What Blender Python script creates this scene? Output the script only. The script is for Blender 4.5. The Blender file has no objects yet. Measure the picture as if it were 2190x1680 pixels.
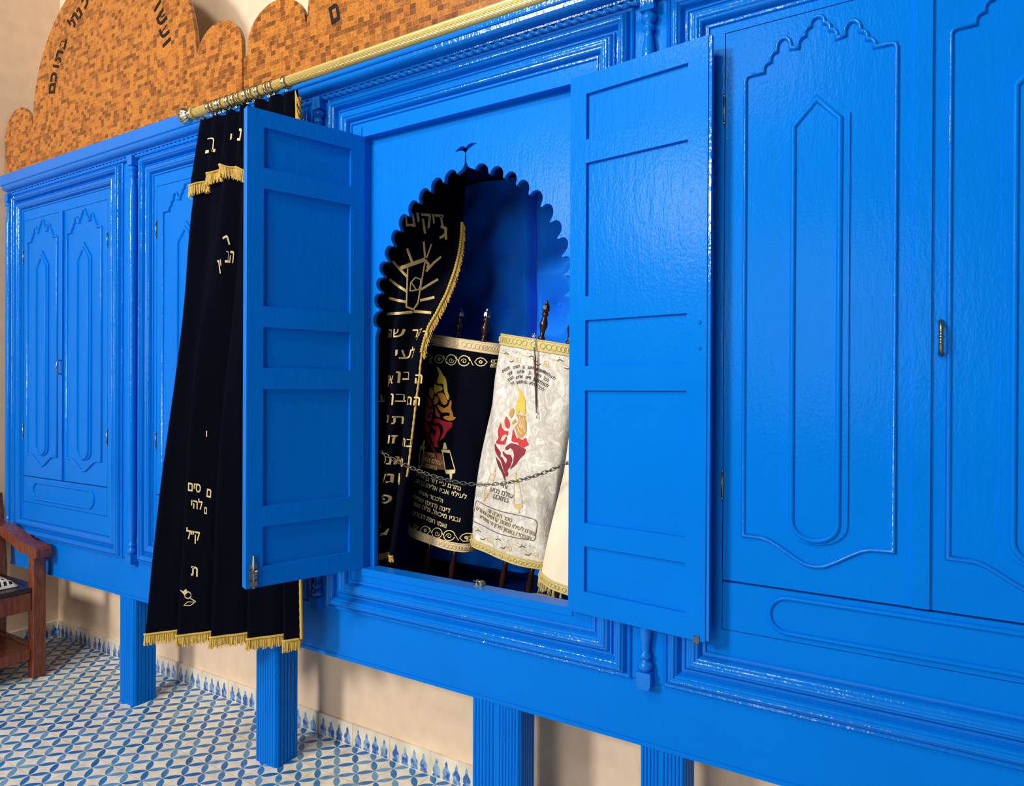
import bpy, bmesh, math, random
from math import sin, cos, pi, sqrt, floor
from mathutils import Vector, Matrix
from mathutils.bvhtree import BVHTree
from mathutils.geometry import tessellate_polygon, delaunay_2d_cdt

random.seed(7)
S = bpy.context.scene
COL = S.collection

# ------------------------------------------------------------------ camera
FPX, YAW, PITCH, ROLL = 1425.32, 0.5369, -0.0032, 0.0046
CAM = Vector((2.1613, -2.0362, 1.4674))
fwd = Vector((-sin(YAW) * cos(PITCH), cos(YAW) * cos(PITCH), sin(PITCH)))
rt0 = Vector((cos(YAW), sin(YAW), 0))
up0 = rt0.cross(fwd)
rt = cos(ROLL) * rt0 + sin(ROLL) * up0
up = -sin(ROLL) * rt0 + cos(ROLL) * up0
cd = bpy.data.cameras.new('camera')
cam = bpy.data.objects.new('camera', cd)
COL.objects.link(cam)
M = Matrix((rt, up, -fwd)).transposed().to_4x4()
M.translation = CAM
cam.matrix_world = M
cd.sensor_fit = 'HORIZONTAL'
cd.sensor_width = 36
cd.lens = FPX / 2190 * 36
cd.clip_start = 0.02
S.camera = cam

# ------------------------------------------------------------------ world, lamps, exposure
S.view_settings.view_transform = 'Standard'
S.view_settings.look = 'None'
S.view_settings.exposure = 0.0
S.view_settings.gamma = 1.0
S.view_settings.use_curve_mapping = False
W = bpy.data.worlds.new('room_light')
S.world = W
W.use_nodes = True
W.node_tree.nodes['Background'].inputs[0].default_value = (1.0, 0.93, 0.84, 1)
W.node_tree.nodes['Background'].inputs[1].default_value = 0.10

def lamp(name, loc, target, size, power, col=(1, .93, .84)):
    d = bpy.data.lights.new(name, 'AREA')
    d.shape = 'DISK'
    d.size = size
    d.energy = power
    d.color = col
    o = bpy.data.objects.new(name, d)
    o.location = loc
    o.rotation_euler = (Vector(target) - Vector(loc)).to_track_quat('-Z', 'Y').to_euler()
    COL.objects.link(o)
    return o
lamp('window_light', (-1.5, -6.4, 3.8), (0.4, -0.3, 1.4), 1.1, 345, (1, .95, .88))
lamp('front_fill_light', (1.4, -6.0, 2.2), (0.8, -0.3, 1.4), 2.0, 92, (1, .95, .88))  # added soft low fill from the front, brightens the satin in the niche
lamp('ceiling_lamp', (0.2, -3.0, 4.1), (0.2, -0.3, 0.9), 0.40, 48)
lamp('ceiling_lamp', (1.15, -3.9, 4.0), (1.8, -0.3, 1.8), 0.6, 30)

# ------------------------------------------------------------------ helpers
def ray(x, y):
    return rt * ((x - 1095) / FPX) + up * (-(y - 840) / FPX) + fwd
def onY(x, y, Y):
    d = ray(x, y)
    return CAM + d * ((Y - CAM.y) / d.y)
def onplane(x, y, p, n):
    d = ray(x, y)
    return CAM + d * ((p - CAM).dot(n) / d.dot(n))
def lerp(a, b, t): return a + (b - a) * t
def interp(tab, x):
    if x <= tab[0][0]: return tab[0][1]
    for (a, fa), (b, fb) in zip(tab, tab[1:]):
        if x <= b: return lerp(fa, fb, (x - a) / (b - a))
    return tab[-1][1]
def smooth(a, b, x):
    t = min(1, max(0, (x - a) / (b - a)))
    return t * t * (3 - 2 * t)

def node(name, label=None, cat=None, loc=(0, 0, 0), group=None, parent=None, rz=0.0, kind=None):
    o = bpy.data.objects.new(name, None)
    o.empty_display_size = .05
    COL.objects.link(o)
    o.location = loc
    o.rotation_euler = (0, 0, rz)
    if parent: o.parent = parent
    tag(o, label, cat, group, kind)
    return o
def tag(o, label=None, cat=None, group=None, kind=None):
    if label: o['label'] = label
    if cat: o['category'] = cat
    if group: o['group'] = group
    if kind: o['kind'] = kind
    return o
def wmat(o):
    m = Matrix.LocRotScale(o.location, o.rotation_euler, o.scale)
    if o.parent: m = wmat(o.parent) @ o.matrix_parent_inverse @ m
    return m

class MB:
    def __init__(s): s.v = []; s.f = []; s.sm = []
    def add(s, vs, fs, smooth=False):
        n = len(s.v)
        s.v += [tuple(p) for p in vs]
        s.f += [tuple(i + n for i in f) for f in fs]
        s.sm += [smooth] * len(fs)
        return s
    def box(s, x0, x1, y0, y1, z0, z1):
        return s.add([(x0, y0, z0), (x1, y0, z0), (x1, y1, z0), (x0, y1, z0), (x0, y0, z1), (x1, y0, z1), (x1, y1, z1), (x0, y1, z1)],
                     [(0, 3, 2, 1), (4, 5, 6, 7), (0, 1, 5, 4), (1, 2, 6, 5), (2, 3, 7, 6), (3, 0, 4, 7)])
    def grid(s, rows, closed=False, smooth=True, flip=False):
        nr, nc = len(rows), len(rows[0])
        vs = [p for r in rows for p in r]
        fs = []
        for i in range(nr - 1):
            for j in range(nc if closed else nc - 1):
                k = (j + 1) % nc
                f = (i * nc + j, i * nc + k, (i + 1) * nc + k, (i + 1) * nc + j)
                fs.append(f[::-1] if flip else f)
        return s.add(vs, fs, smooth)
    def cap(s, ring, flip=False):
        n = len(ring)
        f = tuple(range(n))
        return s.add(ring, [f[::-1] if flip else f])
    def tube(s, path, r, n=8, closed=False, caps=True, rr=None, smooth=True, prof=None):
        P = [Vector(p) for p in path]
        m = len(P)
        T = []
        for i in range(m):
            if closed: t = P[(i + 1) % m] - P[i - 1]
            else: t = P[min(i + 1, m - 1)] - P[max(i - 1, 0)]
            T.append(t.normalized() if t.length > 1e-9 else Vector((0, 0, 1)))
        a = Vector((0, 0, 1)) if abs(T[0].z) < .9 else Vector((1, 0, 0))
        N = (a - a.dot(T[0]) * T[0]).normalized()
        rows = []
        for i in range(m):
            N = (N - N.dot(T[i]) * T[i]).normalized()
            B = T[i].cross(N)
            q = rr[i] if rr else r
            if prof: rows.append([P[i] + N * (q * a * 1) + B * (q * b) for a, b in prof])
            else: rows.append([P[i] + (N * cos(2 * pi * k / n) + B * sin(2 * pi * k / n)) * q for k in range(n)])
        if closed: rows.append(rows[0])
        s.grid(rows, True, smooth, flip=False)
        if caps and not closed:
            s.cap(rows[0], True); s.cap(rows[-1])
        return s
    def lathe(s, prof, c, n=20, axis='Z', tilt=None, smooth=True, flute=0, fl=0):
        c = Vector(c)
        R = tilt or Matrix.Identity(3)
        rows = []
        for r, h in prof:
            row = []
            for k in range(n):
                a = 2 * pi * k / n
                q = r * (1 + (fl * cos(flute * a) if flute else 0))
                p = Vector((q * cos(a), q * sin(a), h))
                if axis == 'X': p = Vector((p.z, p.x, p.y))
                if axis == 'Y': p = Vector((p.y, p.z, p.x))
                row.append(c + R @ p)
            rows.append(row)
        s.grid(rows, True, smooth)
        s.cap(rows[0], True); s.cap(rows[-1])
        return s
    def loop(s, x0, x1, z0, z1, prof, smooth=False):
        """mitred moulding: prof = [(inset, y)] swept round the rectangle x0..x1, z0..z1"""
        rows = []
        for t, y in prof:
            rows.append([(x0 + t, y, z0 + t), (x1 - t, y, z0 + t), (x1 - t, y, z1 - t), (x0 + t, y, z1 - t)])
        return s.grid(rows, True, smooth)
    def prism(s, poly, y0, y1, smooth=False):
        """poly in x,z; front at y0"""
        n = len(poly)
        tr = tessellate_polygon([[Vector((a, b, 0)) for a, b in poly]])
        vs = [(a, y0, b) for a, b in poly] + [(a, y1, b) for a, b in poly]
        fs = [t for t in tr] + [tuple(i + n for i in t[::-1]) for t in tr]
        fs += [(i, (i + 1) % n, n + (i + 1) % n, n + i) for i in range(n)]
        return s.add(vs, fs, smooth)
    def build(s, name, mat, parent=None, label=None, local=False, recalc=True):
        me = bpy.data.meshes.new(name)
        me.from_pydata([tuple(v) for v in s.v], [], s.f)
        for p, q in zip(me.polygons, s.sm): p.use_smooth = q
        if recalc:
            b = bmesh.new(); b.from_mesh(me)
            bmesh.ops.remove_doubles(b, verts=b.verts, dist=1e-6)
            bmesh.ops.recalc_face_normals(b, faces=b.faces)
            b.to_mesh(me); b.free()
        me.update()
        o = bpy.data.objects.new(name, me)
        COL.objects.link(o)
        for m in (mat if isinstance(mat, (list, tuple)) else [mat]): me.materials.append(m)
        if parent:
            o.parent = parent
            if not local: o.matrix_parent_inverse = wmat(parent).inverted()
        if label: o['label'] = label
        return o

def copy_tree(o, parent=None):
    c = o.copy()
    COL.objects.link(c)
    if parent: c.parent = parent
    for ch in [q for q in bpy.data.objects if q.parent == o]:
        copy_tree(ch, c)
    return c

# ------------------------------------------------------------------ materials
def mat(name):
    m = bpy.data.materials.new(name)
    m.use_nodes = True
    nt = m.node_tree
    return m, nt, nt.nodes['Principled BSDF']
def mth(nt, op, a, b=None, c=None, clamp=False):
    n = nt.nodes.new('ShaderNodeMath'); n.operation = op; n.use_clamp = clamp
    for i, q in enumerate((a, b, c)):
        if q is None: continue
        if isinstance(q, (int, float)): n.inputs[i].default_value = q
        else: nt.links.new(q, n.inputs[i])
    return n.outputs[0]
def noise(nt, vec, scale, detail=3, rough=.5, dist=0, out='Fac'):
    n = nt.nodes.new('ShaderNodeTexNoise')
    n.inputs['Scale'].default_value = scale; n.inputs['Detail'].default_value = detail
    n.inputs['Roughness'].default_value = rough; n.inputs['Distortion'].default_value = dist
    if vec is not None: nt.links.new(vec, n.inputs['Vector'])
    return n.outputs[out]
def coord(nt, kind='Object'):
    return nt.nodes.new('ShaderNodeTexCoord').outputs[kind]
def mapping(nt, vec, scale):
    n = nt.nodes.new('ShaderNodeMapping'); n.inputs['Scale'].default_value = scale
    nt.links.new(vec, n.inputs['Vector']); return n.outputs[0]
def mix(nt, fac, a, b):
    n = nt.nodes.new('ShaderNodeMix'); n.data_type = 'RGBA'
    for s_, q in ((n.inputs['Factor'], fac), (n.inputs[6], a), (n.inputs[7], b)):
        if isinstance(q, (int, float)): s_.default_value = q
        elif isinstance(q, tuple): s_.default_value = q if len(q) == 4 else q + (1,)
        else: nt.links.new(q, s_)
    return n.outputs[2]
def ramp(nt, fac, stops):
    n = nt.nodes.new('ShaderNodeValToRGB')
    e = n.color_ramp.elements
    while len(e) < len(stops): e.new(.5)
    for q, (p, c) in zip(e, stops): q.position = p; q.color = c if len(c) == 4 else c + (1,)
    nt.links.new(fac, n.inputs[0]); return n.outputs[0]
def bump(nt, bs, h, strength=.2, dist=.01):
    n = nt.nodes.new('ShaderNodeBump'); n.inputs['Strength'].default_value = strength; n.inputs['Distance'].default_value = dist
    nt.links.new(h, n.inputs['Height']); nt.links.new(n.outputs[0], bs.inputs['Normal'])
def setp(bs, **k):
    for a, b in k.items(): bs.inputs[a.replace('_', ' ')].default_value = b if not isinstance(b, tuple) or len(b) == 4 else b + (1,)
def xyz(nt):
    g = nt.nodes.new('ShaderNodeNewGeometry'); s = nt.nodes.new('ShaderNodeSeparateXYZ')
    nt.links.new(g.outputs['Position'], s.inputs[0]); return s.outputs
def comb(nt, a, b, c=0.0):
    n = nt.nodes.new('ShaderNodeCombineXYZ')
    for i, q in enumerate((a, b, c)):
        if isinstance(q, (int, float)): n.inputs[i].default_value = q
        else: nt.links.new(q, n.inputs[i])
    return n.outputs[0]
def white(nt, vec, out='Value'):
    n = nt.nodes.new('ShaderNodeTexWhiteNoise'); nt.links.new(vec, n.inputs['Vector']); return n.outputs[out]

def m_paint(name, col, rough=.42, bst=.22, spec=.3, coat=.045, crough=.18):
    m, nt, b = mat(name)
    c = coord(nt)
    n1 = noise(nt, mapping(nt, c, (1, 1, .25)), 55, 3, .6)
    n2 = noise(nt, mapping(nt, c, (1, 1, .6)), 160, 2, .5)
    n3 = noise(nt, c, 5, 2)
    h = mth(nt, 'ADD', n1, mth(nt, 'MULTIPLY', n2, .5))
    bump(nt, b, h, bst, .004)
    dk = tuple(q * .86 for q in col)
    nt.links.new(mix(nt, n3, dk, col), b.inputs['Base Color'])
    setp(b, Roughness=rough, Specular_IOR_Level=spec, Specular_Tint=(0, .40, 1), Coat_Weight=coat, Coat_Roughness=crough)
    nb = [n for n in nt.nodes if n.type == 'BUMP'][0]
    nt.links.new(nb.outputs[0], b.inputs['Coat Normal'])
    return m
def m_plain(name, col, rough=.5, metal=0, spec=.5, bs=0, bscale=80, sheen=0):
    m, nt, b = mat(name)
    c = coord(nt)
    n = noise(nt, c, bscale, 3)
    dk = tuple(q * .75 for q in col)
    nt.links.new(mix(nt, n, dk, col), b.inputs['Base Color'])
    setp(b, Roughness=rough, Metallic=metal, Specular_IOR_Level=spec)
    if sheen: setp(b, Sheen_Weight=sheen, Sheen_Roughness=.35)
    if bs: bump(nt, b, n, bs, .003)
    return m
BLUE = (0.0004, 0.168, 0.70)
M_BLUE = m_paint('blue paint', BLUE)
M_BLUEGLOSS = m_paint('thick glossy blue paint', BLUE, bst=.3, coat=.55, crough=.09)
M_WALL = m_plain('peach limewash', (.88, .67, .48), .8, bs=.1, bscale=14, spec=.2)
M_VELVET, nt, b = mat('navy velvet')
setp(b, Base_Color=(.0012, .0018, .006), Roughness=.9, Specular_IOR_Level=.05, Sheen_Weight=.025, Sheen_Roughness=.25, Sheen_Tint=(.25, .4, .8))
bump(nt, b, noise(nt, coord(nt), 600, 2), .1, .001)
M_GOLDTHREAD = m_plain('gold fringe', (.66, .43, .075), .55, bs=.5, bscale=500, spec=.4)
M_GOLDEMB = m_plain('gold embroidery', (.80, .60, .22), .4, bs=.4, bscale=700, spec=.6)
M_PALEEMB = m_plain('pale gold embroidery', (.86, .72, .34), .4, bs=.3, bscale=700, spec=.6)
M_BRASS = m_plain('brass', (.84, .66, .24), .32, .55, bs=.02)
M_BRASSPALE = m_plain('pale brass', (.80, .70, .48), .2, 1)
M_ANTIQUE = m_plain('antique bronze', (.42, .33, .20), .3, 1)
M_STEEL = m_plain('worn steel', (.35, .34, .30), .35, 1, bs=.1)
M_IRON = m_plain('dark iron', (.17, .16, .14), .4, 1)
M_BLACK = m_plain('black lacquer letters', (.008, .007, .008), .5, spec=.2)
M_DARKWOOD = m_plain('dark turned wood', (.035, .012, .007), .2, bs=.05)
M_SILVER = m_plain('silver', (.7, .68, .64), .25, 1)
M_CREAM, nt, b = mat('cream cloth')
c = coord(nt)
nt.links.new(mix(nt, noise(nt, c, 9, 3), (.80, .68, .47), (.90, .82, .66)), b.inputs['Base Color'])
setp(b, Roughness=.75, Specular_IOR_Level=.2); bump(nt, b, noise(nt, c, 300, 2), .15, .002)
M_CRUSHED, nt, b = mat('crushed silver velvet')
c = coord(nt)
n = noise(nt, mapping(nt, c, (1, 1, .8)), 34, 5, .65, 1.6)
nt.links.new(ramp(nt, n, [(.30, (.50, .46, .38)), (.5, (.66, .62, .54)), (.66, (.86, .85, .80))]), b.inputs['Base Color'])
setp(b, Roughness=.42, Specular_IOR_Level=.5, Sheen_Weight=.3); bump(nt, b, n, .5, .006)
M_SATIN, nt, b = mat('royal blue satin')
setp(b, Base_Color=(.004, .17, .92), Roughness=.45, Specular_IOR_Level=.3, Specular_Tint=(.05, .4, 1), Sheen_Weight=.15)
M_MAT_TRIM = m_plain('cream braid', (.78, .62, .36), .6, bs=.5, bscale=260)
M_GOLD_TRIM = m_plain('gold braid', (.70, .58, .22), .5, bs=.6, bscale=260)

# walnut of the chair
M_CHAIR, nt, b = mat('red brown varnished wood')
c = coord(nt)
n = noise(nt, mapping(nt, c, (10, 10, 1.2)), 9, 4, .6, 1.2)
nt.links.new(ramp(nt, n, [(.3, (.090, .022, .010)), (.7, (.25, .068, .028))]), b.inputs['Base Color'])
setp(b, Roughness=.25, Specular_IOR_Level=.5); bump(nt, b, n, .1, .003)

# floor tiles
M_FLOOR, nt, b = mat('blue petal cement tile')
X, Y, Z = xyz(nt)
u = mth(nt, 'MULTIPLY', mth(nt, 'ADD', X, Y), 10); v = mth(nt, 'MULTIPLY', mth(nt, 'SUBTRACT', X, Y), 10)
def petal(u, v, sd):
    a = mth(nt, 'FRACT', u)
    rv = mth(nt, 'ROUND', v)
    d = mth(nt, 'ABSOLUTE', mth(nt, 'SUBTRACT', v, rv))
    q = mth(nt, 'MULTIPLY', mth(nt, 'MULTIPLY', a, mth(nt, 'SUBTRACT', 1.0, a)), 4.3)
    h = mth(nt, 'SUBTRACT', mth(nt, 'MULTIPLY', mth(nt, 'POWER', q, .8), .185), .022)
    ins = mth(nt, 'LESS_THAN', d, h)
    idn = white(nt, comb(nt, mth(nt, 'FLOOR', u), rv, sd))
    return ins, idn
i1, d1 = petal(u, v, 0.3)
i2, d2 = petal(v, u, 7.7)
ins = mth(nt, 'MAXIMUM', i1, i2)
idn = mth(nt, 'ADD', mth(nt, 'MULTIPLY', i1, d1), mth(nt, 'MULTIPLY', mth(nt, 'MULTIPLY', i2, d2), mth(nt, 'SUBTRACT', 1.0, i1)))
pos = nt.nodes.new('ShaderNodeNewGeometry').outputs['Position']
mott = noise(nt, pos, 30, 3)
big = noise(nt, pos, 3.2, 2)
tone = mth(nt, 'ADD', mth(nt, 'ADD', mth(nt, 'MULTIPLY', idn, .35), mth(nt, 'MULTIPLY', mott, .35)), mth(nt, 'MULTIPLY', big, .42))
blue = ramp(nt, tone, [(.30, (.010, .095, .32)), (.55, (.025, .19, .46)), (.80, (.19, .39, .55))])
cream = ramp(nt, noise(nt, pos, 17, 4), [(.3, (.70, .61, .47)), (.6, (.86, .80, .67))])
def gl(q):
    return mth(nt, 'LESS_THAN', mth(nt, 'ABSOLUTE', mth(nt, 'SUBTRACT', mth(nt, 'FRACT', mth(nt, 'ADD', mth(nt, 'DIVIDE', q, .2), .5)), .5)), .006)
gr = mth(nt, 'MULTIPLY', mth(nt, 'MAXIMUM', gl(X), gl(Y)), mth(nt, 'SUBTRACT', 1.0, ins))
base = mix(nt, mth(nt, 'MULTIPLY', gr, .55), mix(nt, ins, cream, blue), (.25, .19, .12))
nt.links.new(base, b.inputs['Base Color'])
setp(b, Roughness=.4, Specular_IOR_Level=.4)

# skirting tiles with painted vases
def m_skirt(name, ax):
    m, nt, b = mat(name)
    p = xyz(nt)
    A, Z = p[ax], p[2]
    t = mth(nt, 'MULTIPLY', mth(nt, 'FRACT', mth(nt, 'DIVIDE', mth(nt, 'ADD', A, 10.0), .2)), .2)
    q = mth(nt, 'DIVIDE', mth(nt, 'SUBTRACT', t, .1), .0465)
    d = mth(nt, 'MULTIPLY', mth(nt, 'ABSOLUTE', mth(nt, 'SUBTRACT', mth(nt, 'FRACT', q), .5)), .0465)
    fc = nt.nodes.new('ShaderNodeFloatCurve')
    cv = fc.mapping.curves[0]
    pts = [(0, .0), (.02, .0), (.04, .72), (.13, .66), (.17, .5), (.24, .62), (.34, .68), (.44, .58), (.55, .3), (.66, .2), (.70, .27), (.74, .16), (.86, 0.0), (1, 0)]
    cv.points[0].location = pts[0]; cv.points[1].location = pts[-1]
    for a in pts[1:-1]: cv.points.new(*a)
    for a in cv.points: a.handle_type = 'VECTOR'
    fc.mapping.update()
    nt.links.new(mth(nt, 'DIVIDE', Z, .09), fc.inputs['Value'])
    ins = mth(nt, 'LESS_THAN', d, mth(nt, 'MULTIPLY', fc.outputs[0], .0265))
    ins = mth(nt, 'MULTIPLY', ins, mth(nt, 'LESS_THAN', mth(nt, 'ABSOLUTE', q), 2.0))
    pos = nt.nodes.new('ShaderNodeNewGeometry').outputs['Position']
    blue = ramp(nt, noise(nt, pos, 45, 2), [(.4, (.02, .10, .38)), (.62, (.26, .44, .62))])
    cream = ramp(nt, noise(nt, pos, 12, 4), [(.3, (.62, .55, .42)), (.65, (.78, .72, .58))])
    j = mth(nt, 'MULTIPLY', mth(nt, 'LESS_THAN', mth(nt, 'ABSOLUTE', mth(nt, 'SUBTRACT', t, .1)), .0988), 1.0)
    nt.links.new(mix(nt, j, (.35, .28, .2), mix(nt, ins, cream, blue)), b.inputs['Base Color'])
    setp(b, Roughness=.35)
    return m
M_SKIRTX = m_skirt('painted vase skirting tile', 0)
M_SKIRTY = m_skirt('painted vase skirting tile side', 1)

# marquetry
M_MARQ, nt, b = mat('burl wood marquetry')
X, Y, Z = xyz(nt)
r = mth(nt, 'FLOOR', mth(nt, 'DIVIDE', Z, .0195))
off = white(nt, comb(nt, r, 3.1))
ux = mth(nt, 'ADD', mth(nt, 'DIVIDE', X, .027), off)
ci = mth(nt, 'FLOOR', ux)
idn = white(nt, comb(nt, ci, r, 1.7))
pos = nt.nodes.new('ShaderNodeNewGeometry').outputs['Position']
vo = nt.nodes.new('ShaderNodeVectorMath'); vo.operation = 'ADD'
nt.links.new(pos, vo.inputs[0]); nt.links.new(comb(nt, mth(nt, 'MULTIPLY', idn, 7.0), mth(nt, 'MULTIPLY', idn, 3.0), mth(nt, 'MULTIPLY', idn, 11.0)), vo.inputs[1])
burl = noise(nt, vo.outputs[0], 48, 5, .7, 2.4)
fine = noise(nt, pos, 150, 3, .6, 1.0)
v_ = mth(nt, 'ADD', mth(nt, 'ADD', mth(nt, 'MULTIPLY', mth(nt, 'POWER', idn, 1.7), .30), mth(nt, 'MULTIPLY', burl, .62)), mth(nt, 'MULTIPLY', fine, .38))
colr = ramp(nt, v_, [(.28, (.68, .30, .045)), (.48, (.50, .18, .028)), (.66, (.27, .088, .017)), (.90, (.085, .027, .009))])
e1 = mth(nt, 'LESS_THAN', mth(nt, 'FRACT', mth(nt, 'DIVIDE', Z, .0195)), .05)
e2 = mth(nt, 'LESS_THAN', mth(nt, 'FRACT', ux), .03)
nt.links.new(mix(nt, mth(nt, 'MULTIPLY', mth(nt, 'MAXIMUM', e1, e2), .35), colr, (.70, .42, .16)), b.inputs['Base Color'])
setp(b, Roughness=.3, Specular_IOR_Level=.3)
bump(nt, b, burl, .06, .003)
M_BOARDEDGE = m_plain('raw board edge', (.42, .33, .2), .7)

# checked cushion
M_CHECK, nt, b = mat('black and white woven check')
c = coord(nt)
sp = nt.nodes.new('ShaderNodeSeparateXYZ'); nt.links.new(c, sp.inputs[0])
wv = noise(nt, c, 25, 2)
fx = mth(nt, 'FRACT', mth(nt, 'ADD', mth(nt, 'MULTIPLY', sp.outputs[0], 42), mth(nt, 'MULTIPLY', wv, .5)))
fy = mth(nt, 'FRACT', mth(nt, 'ADD', mth(nt, 'MULTIPLY', sp.outputs[1], 42), mth(nt, 'MULTIPLY', wv, .5)))
ins = mth(nt, 'MULTIPLY', mth(nt, 'GREATER_THAN', fx, .42), mth(nt, 'GREATER_THAN', fy, .42))
nt.links.new(mix(nt, ins, (.78, .74, .64), (.02, .02, .022)), b.inputs['Base Color'])
setp(b, Roughness=.9, Specular_IOR_Level=.1); bump(nt, b, noise(nt, c, 350, 2), .3, .003)

# ================================================================== THE ROOM
def struct(name, mb, m):
    o = mb.build(name, m); o['kind'] = 'structure'; return o
NX0, NX1, NZ0, NZ1 = .312, 1.45, .68, 2.36        # the niche behind the ark
struct('floor', MB().box(-2.35, 5.5, -6, .15, -.1, 0), M_FLOOR)
wb = MB()
wb.box(-2.2, NX0 - .02, 0, .12, 0, 5); wb.box(NX1 + .02, 5.5, 0, .12, 0, 5)
wb.box(NX0 - .02, NX1 + .02, 0, .12, 0, NZ0 - .02); wb.box(NX0 - .02, NX1 + .02, 0, .12, NZ1 + .02, 5)
struct('wall_back', wb, M_WALL)
struct('wall_left', MB().box(-2.35, -2.2, -1.6, .12, 0, 5), M_WALL)
struct('baseboard_back', MB().box(-2.188, 5.5, -.012, 0, 0, .09), M_SKIRTX)
struct('baseboard_left', MB().box(-2.2, -2.188, -1.6, 0, 0, .09), M_SKIRTY)

# ================================================================== CABINETS
YF = -.29
ZT, ZB = 2.52, .68
def ringprof(w):
    """two reeded cushions between fillets; (inset, y)"""
    k = w / .115
    p = [(0, YF + .012), (0, YF - .008), (.004, YF - .012), (.009, YF - .009), (.011, YF - .012)]
    def cushion(a, b_, h, n):
        out = []
        for i in range(n * 4 + 1):
            t = i / (n * 4)
            base = h * sin(pi * t) ** .8
            out.append((lerp(a, b_, t), YF - .008 - base - .0022 * abs(sin(n * pi * t))))
        return out
    p += cushion(.013, .046, .020, 4)
    p += [(.049, YF - .002), (.055, YF - .002), (.056, YF - .011), (.060, YF - .012)]
    p += cushion(.061, .100, .014, 4)
    p += [(.102, YF - .0005), (.106, YF - .001), (.107, YF - .006), (.112, YF - .006), (.115, YF), (.115, YF + .012)]
    return [(a * k, y) for a, y in p]
def halfcol(parent, x, zb=.672):
    m = MB()
    y = YF - .018
    m.box(x - .019, x + .019, y - .017, YF + .02, 2.485, 2.528)
    m.box(x - .019, x + .019, y - .017, YF + .02, zb + .004, zb + .042)
    m.box(x - .015, x + .015, y - .013, YF + .02, zb - .004, zb + .004)
    r = .0175
    prof = [(r * .75, 0), (r * .75, .003), (r * 1.1, .008), (r * 1.2, .016), (r * 1.05, .024), (r * .62, .030), (r * .62, .034), (r * .95, .038), (r * .95, .046), (r * .6, .052), (r * .72, .07), (r * .95, .10), (r * 1.0, .14)]
    z0, z1 = zb + .042, 2.485
    P = [(a, z0 + h) for a, h in prof] + [(a, z1 - h) for a, h in reversed(prof)]
    m.lathe(P, (x, y, 0), 16)
    return m.build('half_column', M_BLUEGLOSS, parent)

HX = .2105
half = [(.05, .122), (.05, 1.266), (.053, 1.274), (.060, 1.2765), (.092, 1.277), (.0925, 1.288), (.098, 1.296), (.1075, 1.299), (.108, 1.310), (.113, 1.318), (.1215, 1.321), (.122, 1.333), (.126, 1.343), (.134, 1.350), (.143, 1.349), (.150, 1.341), (.153, 1.330), (.1535, 1.320), (.169, 1.318), (.1695, 1.330), (.175, 1.339), (.1835, 1.342), (.184, 1.352), (.189, 1.359), (.1955, 1.361), (.196, 1.370), (.2015, 1.378), (HX, 1.381)]
OUTLINE = half + [(2 * HX - a, b_) for a, b_ in reversed(half[:-1])]
bot = [(.05, .122), (.095, .121), (.112, .116), (.135, .103), (.165, .083), (.190, .069), (HX, .066)]
OUTLINE += [(2 * HX - a, b_) for a, b_ in bot[1:-1]] + [(a, b_) for a, b_ in reversed(bot[1:])]
def lancet(x0, x1, zs, za, zb, dip):
    p = [(x0, zb), (x0, zs), ((x0 + x1) / 2, za), (x1, zs), (x1, zb)]
    for i in range(1, 12):
        a = pi * i / 12
        p.append(((x0 + x1) / 2 + (x1 - x0) / 2 * cos(a), zb - dip * sin(a)))
    return p
LAN_OUT = lancet(.141, 2 * HX - .141, 1.137, 1.216, .17, .052)
LAN_IN = lancet(.161, 2 * HX - .161, 1.126, 1.184, .172, .044)
BEAD = [(cos(pi * k / 6), sin(pi * k / 6)) for k in range(7)]
def bead(m, path, w, h, y0):
    """half-round bead of width w and height h along a closed x,z path, standing on the plane y0"""
    n = len(path)
    rows = []
    for i in range(n):
        p, a, c = Vector(path[i]), Vector(path[i - 1]), Vector(path[(i + 1) % n])
        d1, d2 = (p - a).normalized(), (c - p).normalized()
        n1, n2 = Vector((-d1.y, d1.x)), Vector((-d2.y, d2.x))
        nn = (n1 + n2)
        nn = nn.normalized() if nn.length > 1e-6 else n1
        s_ = min(1.6, 1 / max(.5, nn.dot(n1)))
        rows.append([(p.x + nn.x * w / 2 * s_ * a_, y0 - h * b_, p.y + nn.y * w / 2 * s_ * a_) for a_, b_ in BEAD])
    rows.append(rows[0])
    m.grid(rows, False, True)
def cab_door(parent, x0, z0, w, h, label, astragal=False):
    d = node('door', label, None, (x0, YF, z0), parent=parent)
    d.matrix_parent_inverse = wmat(parent).inverted()
    sx, sz = w / .421, h / 1.40
    T = lambda P: [(a * sx, b_ * sz) for a, b_ in P]
    g = .0022
    pm = MB().box(g, w - g, 0, .022, g, h - g)
    if astragal: pm.box(w - .016, w + .018, -.010, 0, .004, h - .004)
    pm.build('door_board', M_BLUE, d, local=True)
    m = MB(); bead(m, T(OUTLINE), .0105, .0095, 0)
    m.build('foliate_moulding', M_BLUEGLOSS, d, local=True)
    m = MB(); m.prism(T(LAN_OUT), -.006, 0); bead(m, T(LAN_IN), .0135, .008, -.006)
    m.build('lancet_moulding', M_BLUE, d, local=True)
    return d
def hinge(parent_door, x, z):
    m = MB()
    m.tube([(x, YF - .003, z - .030), (x, YF - .003, z + .030)], .0034, 8)
    m.lathe([(.001, 0), (.004, .004), (.001, .010)], (x, YF - .003, z + .030), 8)
    m.lathe([(.001, -.010), (.004, -.004), (.001, 0)], (x, YF - .003, z - .030), 8)
    m.build('hinge', M_STEEL, parent_door)
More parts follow.
